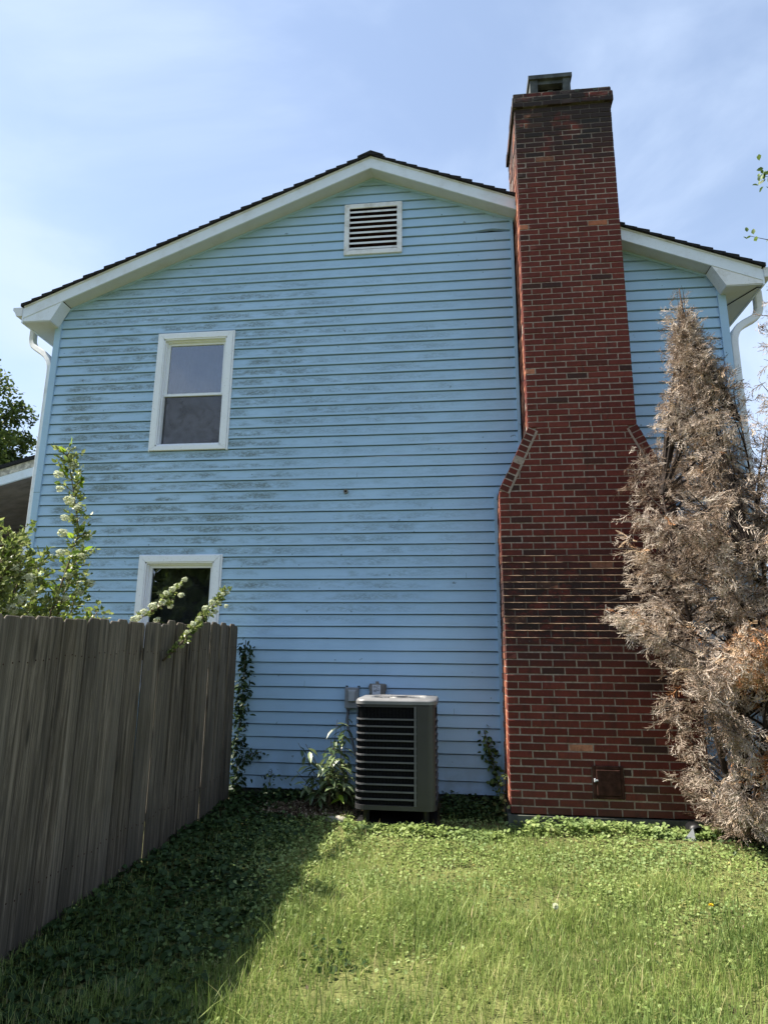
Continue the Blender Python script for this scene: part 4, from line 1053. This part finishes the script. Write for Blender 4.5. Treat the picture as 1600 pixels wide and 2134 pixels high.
def bush(name, lab, stems, nleaf, balls, smin=.026, smax=.048, mat='bush_leaf', side=.13, brightn=0):
    e = tag(empty(name, stems[0][0]), lab, 'shrub'); g = G(); segs_ = []
    for st in stems:
        P_ = [Vector(p) for p in st]; n_ = len(P_)
        r0 = .010 if len(st) > 2 else .006
        g.tube(P_, [r0*(1-.75*i/(n_-1)) for i in range(n_)], 6)
        for a, b in zip(P_[:-1], P_[1:]): segs_.append((a, b))
    L_ = np.array([(b-a).length for a, b in segs_]); pr = L_/L_.sum()
    idx = rng.choice(len(segs_), nleaf//7, p=pr); loc = []; dr = []
    for i in idx:
        a, b = segs_[i]; p = a.lerp(b, random.random()); ax = (b-a).normalized()
        o = Vector((random.gauss(0, 1), random.gauss(0, 1), random.gauss(0, 1))); o = (o-ax*o.dot(ax)).normalized()*0.7+ax*.6; ln = random.uniform(.2, 1)*side
        q = p+o*ln
        if random.random() < .5: g.tube([p, q], [.003, .0015], 4, False)
        for _ in range(7):
            u = random.random(); loc.append(p.lerp(q, .25+.85*u)); dr.append((o+Vector((random.gauss(0, .7), random.gauss(0, .7), random.gauss(0, .5)))))
    loc = np.array([tuple(v) for v in loc]); dr = np.array([tuple(v) for v in dr]); N = len(loc)
    o = mass('foliage', LEAF_T, LEAF_F, frames(dr, scale=rng.uniform(smin, smax, N)), loc, rng.random(N), mat); childof(o, e); o['kind'] = 'stuff'
    if brightn:
        k = rng.choice(N, brightn); o = mass('young_leaves', LEAF_T, LEAF_F, frames(dr[k], scale=rng.uniform(.05, .085, brightn)), loc[k], rng.random(brightn), 'bright_leaf'); childof(o, e); o['kind'] = 'stuff'
    childof(g.build('branches', 'stem', smooth=True), e)
    for b in balls: ball(e, b[:3], b[3])
    return e
BXC = -3.0
# pixel-guided positions on the plane x=-3.0 behind the fence
b1 = [[(-3.0, -2.35, .0), (-3.0, -2.40, 1.2), (-2.98, -2.45, 1.75), (-2.98, -2.30, 2.15), (-2.98, -2.20, 2.45), (-3.0, -2.35, 2.85), (-3.0, -2.44, 3.02)],
      [(-3.0, -2.35, 1.2), (-3.0, -2.15, 1.8), (-3.0, -2.10, 2.1)], [(-3.0, -2.4, 1.2), (-3.05, -2.6, 1.8), (-3.0, -2.55, 2.0)],
      [(-3.0, -2.4, 1.5), (-2.98, -2.30, 1.95), (-3.0, -2.12, 2.30)], [(-3.0, -2.4, 1.5), (-3.1, -2.5, 1.85), (-3.1, -2.45, 2.2)], [(-3.0, -2.35, 1.4), (-2.95, -2.0, 1.7), (-2.95, -1.85, 1.85)]]
bush('flowering_shrub', 'white-flowered shrub sending one tall shoot above the fence in front of the siding', b1, 4300,
     [(-2.93, -2.62, 2.80, .034), (-2.93, -2.58, 2.70, .030), (-2.90, -2.50, 2.63, .042), (-2.95, -2.42, 2.93, .040), (-2.95, -2.30, 2.62, .030), (-2.92, -2.50, 2.38, .036), (-2.93, -2.48, 2.50, .030), (-2.93, -2.48, 2.23, .036),
      (-2.93, -2.20, 2.25, .030), (-2.93, -2.35, 2.08, .030), (-2.90, -2.10, 2.05, .036), (-2.93, -2.18, 1.96, .03), (-2.9, -2.40, 1.9, .03), (-2.93, -2.15, 2.42, .03)], side=.16, brightn=170)
b2 = [[(-3.0, -3.05, 0), (-3.0, -3.0, 1.4), (-3.0, -3.0, 1.9), (-3.0, -2.92, 2.28)], [(-3.0, -3.0, 1.2), (-3.0, -2.85, 1.8), (-3.0, -2.78, 2.15)], [(-3.0, -3.0, 1.2), (-3.05, -3.2, 1.8), (-3.1, -3.25, 2.1)],
      [(-3.0, -3.05, 1.2), (-3.0, -3.1, 1.7), (-2.95, -3.05, 2.2)], [(-3.05, -3.05, 1.2), (-3.1, -3.4, 1.7), (-3.1, -3.5, 2.0)], [(-3.05, -3.05, 1.2), (-3.1, -2.9, 1.6), (-3.1, -2.75, 1.85)]]
bush('flowering_shrub', 'dense white-flowered shrub above the fence at the left edge', b2, 7800, [(-2.9, -2.85, 2.0, .04), (-2.9, -2.9, 1.85, .036), (-2.9, -2.80, 1.90, .03), (-2.9, -3.0, 2.05, .03), (-2.9, -2.98, 1.78, .04)], side=.20, brightn=60)
b3 = [[(-2.95, -1.1, .0), (-2.9, -1.3, 1.2), (-2.75, -1.65, 1.74), (-2.70, -1.35, 1.92), (-2.66, -1.10, 2.08), (-2.66, -.90, 2.16)], [(-2.72, -1.5, 1.83), (-2.68, -1.2, 1.96), (-2.66, -1.05, 2.02)]]
bush('flowering_shrub', 'white flowering twig rising over the fence at the lower window, left of its twin', b3, 420,
     [(-2.70, -1.72, 1.78, .036), (-2.70, -1.66, 1.80, .034), (-2.70, -1.56, 1.86, .032), (-2.68, -1.44, 1.92, .04), (-2.66, -1.30, 1.96, .034), (-2.66, -1.24, 2.05, .032), (-2.66, -1.12, 2.10, .034), (-2.66, -1.02, 2.14, .036), (-2.66, -.86, 2.22, .03), (-2.66, -1.14, 1.94, .03), (-2.66, -1.38, 1.80, .03), (-2.64, -.96, 2.06, .03)], side=.055)
b4 = [[(-2.31, -1.95, 1.45), (-2.20, -1.86, 1.60), (-2.20, -1.70, 1.70), (-2.20, -1.40, 1.86), (-2.20, -1.15, 2.00), (-2.20, -.95, 2.12)]]
bush('flowering_branch', 'white flowering branch poking through the fence and reaching up across the lower window', b4, 520,
     [(-2.18, -1.72, 1.75, .026), (-2.18, -1.60, 1.80, .024), (-2.18, -1.48, 1.90, .026), (-2.18, -1.40, 1.85, .024), (-2.18, -1.33, 1.96, .030), (-2.18, -1.24, 1.88, .028), (-2.18, -1.16, 1.97, .024), (-2.18, -1.10, 2.05, .026), (-2.16, -1.02, 1.95, .022), (-2.18, -.97, 2.08, .024), (-2.18, -1.83, 1.68, .02)], .026, .045, side=.055)

# ------------------------------------------------------------ dead conifer
def conifer(name, lab, base, stems, env, zr, nlimb, nsp, center, tintf, seed, lim=None, up=.45, cat='tree'):
    """stems: polylines; env(z)->radius about center(z); limbs leave the stems, rise outward and carry hanging sprays"""
    rs = random.Random(seed); e = tag(empty(name, base), lab, cat); tr = G(); lb = G()
    for st, r0 in stems:
        P_ = [Vector(p) for p in st]; n_ = len(P_); tr.tube(P_, [r0*(1-.88*i/(n_-1)) for i in range(n_)], 8)
    sp_loc = []; sp_dir = []; sp_sc = []
    def on(st, z):
        for a, b in zip(st[:-1], st[1:]):
            if a[2] <= z <= b[2]: u = (z-a[2])/(b[2]-a[2]+1e-9); return Vector(a).lerp(Vector(b), u)
        return Vector(st[-1])
    for k in range(nlimb):
        st, _ = rs.choices(stems, weights=[s_[0][-1][2] for s_ in stems])[0]
        zt = zr[0]+(zr[1]-zr[0])*rs.random()
        c = Vector(center(zt)); r_ = env(zt)
        if r_ < .03: continue
        a = rs.random()*2*math.pi
        if zt > 4.35: a = math.pi+rs.gauss(0, .8)
        r_ *= 1+.20*math.sin(8.5*zt+1.7*math.cos(a)+2*math.sin(a)); rad = r_*math.sqrt(rs.uniform(.15, 1.0))*rs.uniform(.80, 1.06)
        tip = Vector((c.x+rad*math.cos(a), c.y+min(rad, .85)*math.sin(a), zt))
        z0 = max(.12, min(st[-1][2]-.05, zt-up*rad-rs.uniform(.05, .35)))
        p0 = on(st, z0); mid = p0.lerp(tip, .55)+Vector((rs.gauss(0, .03), rs.gauss(0, .03), -.06*rad+rs.gauss(0, .02)))
        pts = []
        for u in (0, .25, .5, .75, 1): pts.append(p0*(1-u)**2+mid*2*u*(1-u)+tip*u*u)
        L_ = (tip-p0).length
        lb.tube(pts, [.011*min(1, L_)+.002, .008*min(1, L_)+.002, .006, .004, .0015], 5, False)
        m = int(nsp*(.25+L_)*(1. if zt < 3.0 else (.62 if zt < 4.2 else .55)))
        for q in range(m):
            u = rs.uniform(.22, 1.0)**.7
            i = min(3, int(u*4)); p = pts[i].lerp(pts[i+1], u*4-i)
            out = (tip-p0).normalized()
            d = out*rs.uniform(.2, 1.)+Vector((rs.gauss(0, .55), rs.gauss(0, .55), rs.gauss(-.55, .5)))
            j = Vector((rs.gauss(0, .045), rs.gauss(0, .045), rs.gauss(-.01, .045)))
            p = p+j
            if lim and lim(p): continue
            sp_loc.append(tuple(p)); sp_dir.append(tuple(d)); sp_sc.append(rs.uniform(.45, 1.15))
    childof(tr.build('trunk', 'dark_bark', smooth=True), e); childof(lb.build('limbs', 'dark_bark'), e)
    # spray template: a curved, hanging, twice-branched frond of thin ribbons, length about 1
    loc = np.array(sp_loc); dr = np.array(sp_dir); sc = np.array(sp_sc); N = len(loc); out = []
    for v in range(4):
        T = []; F = []
        def ribbon(P_, w):
            k = len(T); 
            for i, p in enumerate(P_):
                ww = w*(1-.6*i/(len(P_)-1)); p = np.array(p)
                s_ = np.array([math.cos(i*1.1+v), .2, math.sin(i*1.1+v)])*ww
                T.append(p-s_); T.append(p+s_)
            for i in range(len(P_)-1): F.append((k+2*i, k+2*i+1, k+2*i+3, k+2*i+2))
        r2 = np.random.default_rng(v+seed)
        main = [np.array([0, 0, 0]), np.array([.04, .35, .06]), np.array([.0, .70, .0]), np.array([.06, .98, -.20])]
        ribbon(main, .030)
        for q in range(9):
            u = .12+.85*q/9; i = min(2, int(u*3)); p = main[i]+(main[i+1]-main[i])*(u*3-i)
            sgn = 1 if q % 2 else -1; ln = (.52-.32*u)*r2.uniform(.75, 1.2)
            dd = np.array([sgn*.8, .75, r2.normal(0, .5)]); dd /= np.linalg.norm(dd)
            e1 = p+dd*ln*.55; e2 = p+dd*ln*.95+np.array([sgn*.03, .05, -.16*ln])*1.2
            ribbon([p, e1, e2], .026)
            d3 = np.array([-sgn*.2, 1., r2.normal(0, .6)]); ribbon([e1, e1+d3*ln*.36], .020)
        sel = np.arange(N) % 4 == v
        if sel.sum() == 0: continue
        # hang: the world's down bends each frond
        Fm = frames(dr[sel], scale=sc[sel]*.135)
        out.append((T, F, Fm, loc[sel]))
    for v, (T, F, Fm, lc) in enumerate(out):
        o = mass('dead_foliage', T, F, Fm, lc, np.clip(tintf(lc, len(lc)), 0, 1), 'dead_spray'); childof(o, e); o['kind'] = 'stuff'
    return e
zk_old = [.15, .35, .7, 1.1, 1.5, 2.0, 2.5, 3.0, 3.3, 3.6, 4.0, 4.4, 4.75, 5.0]
rk = [.20, .38, .72, .90, .86, .98, .94, .86, .72, .46, .34, .23, .11, .03]
ZL = [.12, .35, .53, .68, .80, 1.10, 1.36, 1.56, 1.76, 2.04, 2.34, 2.70, 3.02, 3.36, 3.62, 4.00, 4.30, 4.60, 4.95]
XLf = [1.98, 1.86, 1.62, 1.49, 1.49, 1.33, 1.42, 1.47, 1.31, 1.28, 1.38, 1.41, 1.43, 1.70, 1.72, 1.96, 2.05, 2.12, 2.20]
ZR = [.12, .6, 1.2, 2.8, 3.3, 3.62, 3.85, 4.05, 4.35, 4.65, 4.95]
XRf = [2.55, 3.0, 3.2, 3.15, 3.05, 2.90, 2.72, 2.62, 2.48, 2.36, 2.25]
def env1(z): return (.82 if z > 3.7 else 1.0)*(float(np.interp(z, ZR, XRf))-float(np.interp(z, ZL, XLf)))/2
def cen1(z): return ((float(np.interp(z, ZR, XRf))+float(np.interp(z, ZL, XLf)))/2, -.98, z)
def tint1(l, N):
    x, y, z = l[:, 0], l[:, 1], l[:, 2]
    t = .36+.16*vnoise(x*1.7, z*1.7, 2.2, 2)+.10*vnoise(x, y, 6, 3)+rng.normal(0, .17, N)
    t += .26*np.exp(-((x-1.50)/.28)**2-((z-2.1)/.75)**2)
    t += .36*np.exp(-((x-2.35)/.26)**2-((z-1.45)/.45)**2-((y+1.3)/.6)**2)
    t += .52*np.exp(-((x-2.50)/.36)**2-((z-.72)/.30)**2)
    return t
def keep_out(p): return (p.y > -.02) or (p.y > -.72 and p.x < 2.18 and p.z < 3.2) or (p.y > -.52 and p.x < 1.87)
conifer('dead_conifer', 'tall dead conifer with drooping grey-brown twigs in front of the chimney, rusty patches low down', (2.28, -.98, 0),
        [([(2.30, -.98, .02), (2.36, -.98, 1.2), (2.33, -.96, 2.6), (2.27, -.95, 3.9), (2.22, -.95, 5.06)], .055),
         ([(2.26, -1.0, .02), (2.10, -1.05, 1.0), (1.95, -1.1, 2.0), (1.85, -1.05, 3.0)], .032),
         ([(2.34, -1.0, .02), (2.60, -1.05, 1.3), (2.66, -1.05, 2.6), (2.62, -1.0, 3.7)], .034),
         ([(2.28, -1.05, .02), (2.45, -1.3, 1.2), (2.40, -1.4, 2.4)], .028)],
        env1, (.18, 4.98), 330, 46, cen1, tint1, 3, keep_out)
def env2(z): return float(np.interp(z, [.2, .6, 1.2, 2.4, 3.2, 3.8, 4.3, 4.8], [.28, .55, .75, .72, .52, .34, .20, .06]))
def tint2(l, N):
    t = .36+rng.normal(0, .12, N)+.2*vnoise(l[:, 0], l[:, 2], 3, 1); t += .6*np.exp(-((l[:, 2]-.8)/.4)**2); return t
conifer('dead_conifer', 'sparser dead conifer at the right edge with bare thin branches against the sky', (2.95, -1.5, 0),
        [([(2.95, -1.5, .02), (2.93, -1.5, 1.5), (2.88, -1.45, 3.0), (2.84, -1.4, 4.7)], .045), ([(2.95, -1.5, .02), (3.2, -1.4, 1.6), (3.3, -1.4, 3.0), (3.4, -1.4, 4.2)], .03)],
        env2, (.25, 4.75), 150, 20, lambda z: (3.0-.03*z, -1.5, z), tint2, 9, keep_out)
# bare upright twigs near the top of the tree
def twigs():
    g = G()
    for k in range(16):
        x = random.uniform(2.15, 2.62); z = 4.9-abs(x-2.2)*2.9-random.uniform(.0, .25); y = -.97+random.uniform(-.08, .08)
        g.tube([(x, y, z-.12), (x+random.uniform(-.01, .02), y, z+.08), (x+random.uniform(-.03, .05), y, z+random.uniform(.15, .32))], [.003, .0025, .0012], 4)
    e = [o for o in C.objects if o.name == 'dead_conifer'][0]; childof(g.build('bare_twigs', 'dark_bark'), e)
twigs()

# ------------------------------------------------------------ background trees
def tree(name, lab, base, height, crown, nclump, nleaf, leaf, mat, seed, trunk_r=.18, group=None, clump=.55):
    """crown: list of ellipsoids (cx,cy,cz,rx,ry,rz) relative to base"""
    rs = np.random.default_rng(seed); e = tag(empty(name, base), lab, 'tree', group); g = G(); b = Vector(base)
    pts = [b+Vector((0, 0, -.1)), b+Vector((.1, 0, height*.35)), b+Vector((-.05, .1, height*.7))]
    g.tube(pts, [trunk_r, trunk_r*.75, trunk_r*.35], 9); locs = []; tint = []
    vol = np.array([c[3]*c[4]*c[5] for c in crown]); pr = vol/vol.sum()
    for k in range(nclump):
        c = crown[rs.choice(len(crown), p=pr)]; d = rs.normal(size=3); d /= np.linalg.norm(d); r = rs.uniform(.35, 1.)**.6
        p = np.array(base)+np.array(c[:3])+d*np.array(c[3:])*r
        j = pts[1].lerp(pts[2], rs.random()); 
        if k % 3 == 0: g.tube([j, j.lerp(Vector(p), .5)+Vector((0, 0, -.15)), Vector(p)], [trunk_r*.22, trunk_r*.12, .01], 5, False)
        n_ = max(4, int(nleaf/nclump)); q = rs.normal(size=(n_, 3)); q /= np.linalg.norm(q, axis=1, keepdims=True)
        locs.append(p+q*clump*np.array([1, 1, .62])*rs.uniform(.3, 1, (n_, 1))); tint.append(np.clip(rs.normal(.5, .18)+rs.normal(0, .15, n_), 0, 1))
    loc = np.concatenate(locs); ti = np.concatenate(tint); N = len(loc)
    o = mass('crown', LEAF_T, LEAF_F, mats(N, rs.uniform(.7, 1.3, N)*leaf, tilt=.7), loc, ti, mat); childof(o, e); o['kind'] = 'stuff'
    childof(g.build('trunk', 'bark', smooth=True), e)
tree('tree', 'leafy green tree beyond the porch at the left edge', (-17.9, 14, 0), 13, [(0, 0, 10.4, 1.9, 2.5, 2.5), (0, 0, 9.0, 2.0, 2.5, 2.5), (1.0, 0, 8.6, 1.2, 2, 2.0), (-1.5, .5, 8.5, 2.5, 2.5, 3), (.6, 0, 6.5, 2.3, 2, 2)], 190, 20000, .17, 'tree_leaf', 21, .3, clump=.6)
tree('tree', 'dark leafy tree lower down behind the porch roof at left', (-21.5, 19, 0), 9, [(0, 0, 7, 3.5, 2.5, 3.2), (3, 0, 6, 2.5, 2, 3)], 120, 9000, .20, 'tree_leaf', 22, .3, clump=.8)
tree('tree', 'light green tree behind the dead conifers at the right edge', (8.3, 6.5, 0), 7, [(0, 0, 5.0, 1.5, 1.5, 2.0), (.2, 0, 3.0, 1.7, 1.5, 2.2)], 150, 12000, .11, 'tree_leaf_light', 23, .12, clump=.4)
def branch_tree():
    """tree standing right of the frame; two of its branch tips reach into the picture"""
    b = (7.2, 1.6, 0); e = tag(empty('tree', b), 'tall tree right of the picture, a few leafy twig tips showing against the sky', 'tree'); g = G()
    g.tube([(7.2, 1.6, -.1), (7.1, 1.6, 4), (7.0, 1.5, 8), (6.9, 1.5, 11)], [.2, .16, .1, .04], 9); loc = []
    for tip, n_ in (((4.16, 1.0, 7.83), 26), ((3.90, 1.0, 6.93), 5), ((4.25, 1.0, 7.0), 8), ((4.6, 1.0, 7.5), 60), ((5.0, 1.2, 8.2), 120), ((4.9, 1.2, 6.8), 120), ((5.6, 1.0, 9), 200), ((6, 1.5, 10), 250), ((7.5, 1.5, 11), 300), ((8.5, 1.5, 9.5), 300), ((8.8, 2, 8), 300), ((7, 3, 9), 300), ((5.8, 1.5, 7.5), 200)):
        t = Vector(tip); z = min(tip[2]-.9, 9.5); p = Vector((7.05, 1.55, z)); m = p.lerp(t, .55)+Vector((0, 0, .15))
        g.tube([p, m, m.lerp(t, .6), t], [.035, .018, .008, .003], 5, False)
        L_ = .10 if n_ < 30 else .45
        for _ in range(n_):
            u = 1-abs(random.gauss(0, .02 if n_ < 30 else .15)); q = m.lerp(t, u); loc.append((q.x+random.gauss(0, L_*.5), q.y+random.gauss(0, L_*.5), q.z+random.gauss(0, L_*.4)))
    loc = np.array(loc); N = len(loc); o = mass('leaves', LEAF_T, LEAF_F, mats(N, rng.uniform(.06, .10, N), tilt=.8), loc, rng.random(N), 'tree_leaf_light'); childof(o, e); o['kind'] = 'stuff'
    childof(g.build('trunk', 'bark'), e)
branch_tree()

for k, (x, y, h) in enumerate([(-27, -34, 10.5), (-17.5, -36, 12.), (-8.5, -34, 10.3), (.5, -36, 11.2), (9.5, -34, 10.5), (19, -36, 11.5)]):
    tree('tree', 'broad leafy tree behind the viewer, ' + ('first', 'second', 'third', 'fourth', 'fifth', 'last')[k] + ' from the left of the row', (x, y, -.2), h, [(0, 0, h*.58, 5.4, 2.6, h*.42), (1.2, 0, h*.32, 5.2, 2.6, h*.34)], 200, 6000, .85, 'tree_leaf', 40+k, .2, clump=.9)
for o in C.objects:
    if o.parent is None and o.get('category'):
        n = o.name.split('.')[0]
        gr = {'flowering_shrub': 'white-flowered shrubs behind the fence', 'dead_conifer': 'dead conifers beside the chimney', 'dandelion': 'dandelions in the lawn',
              'ivy': 'ivy on the fence end and wall', 'vine_plant': 'vines in the corner beside the chimney', 'tree': 'trees in the background'}.get(n)
        if gr: o['group'] = gr
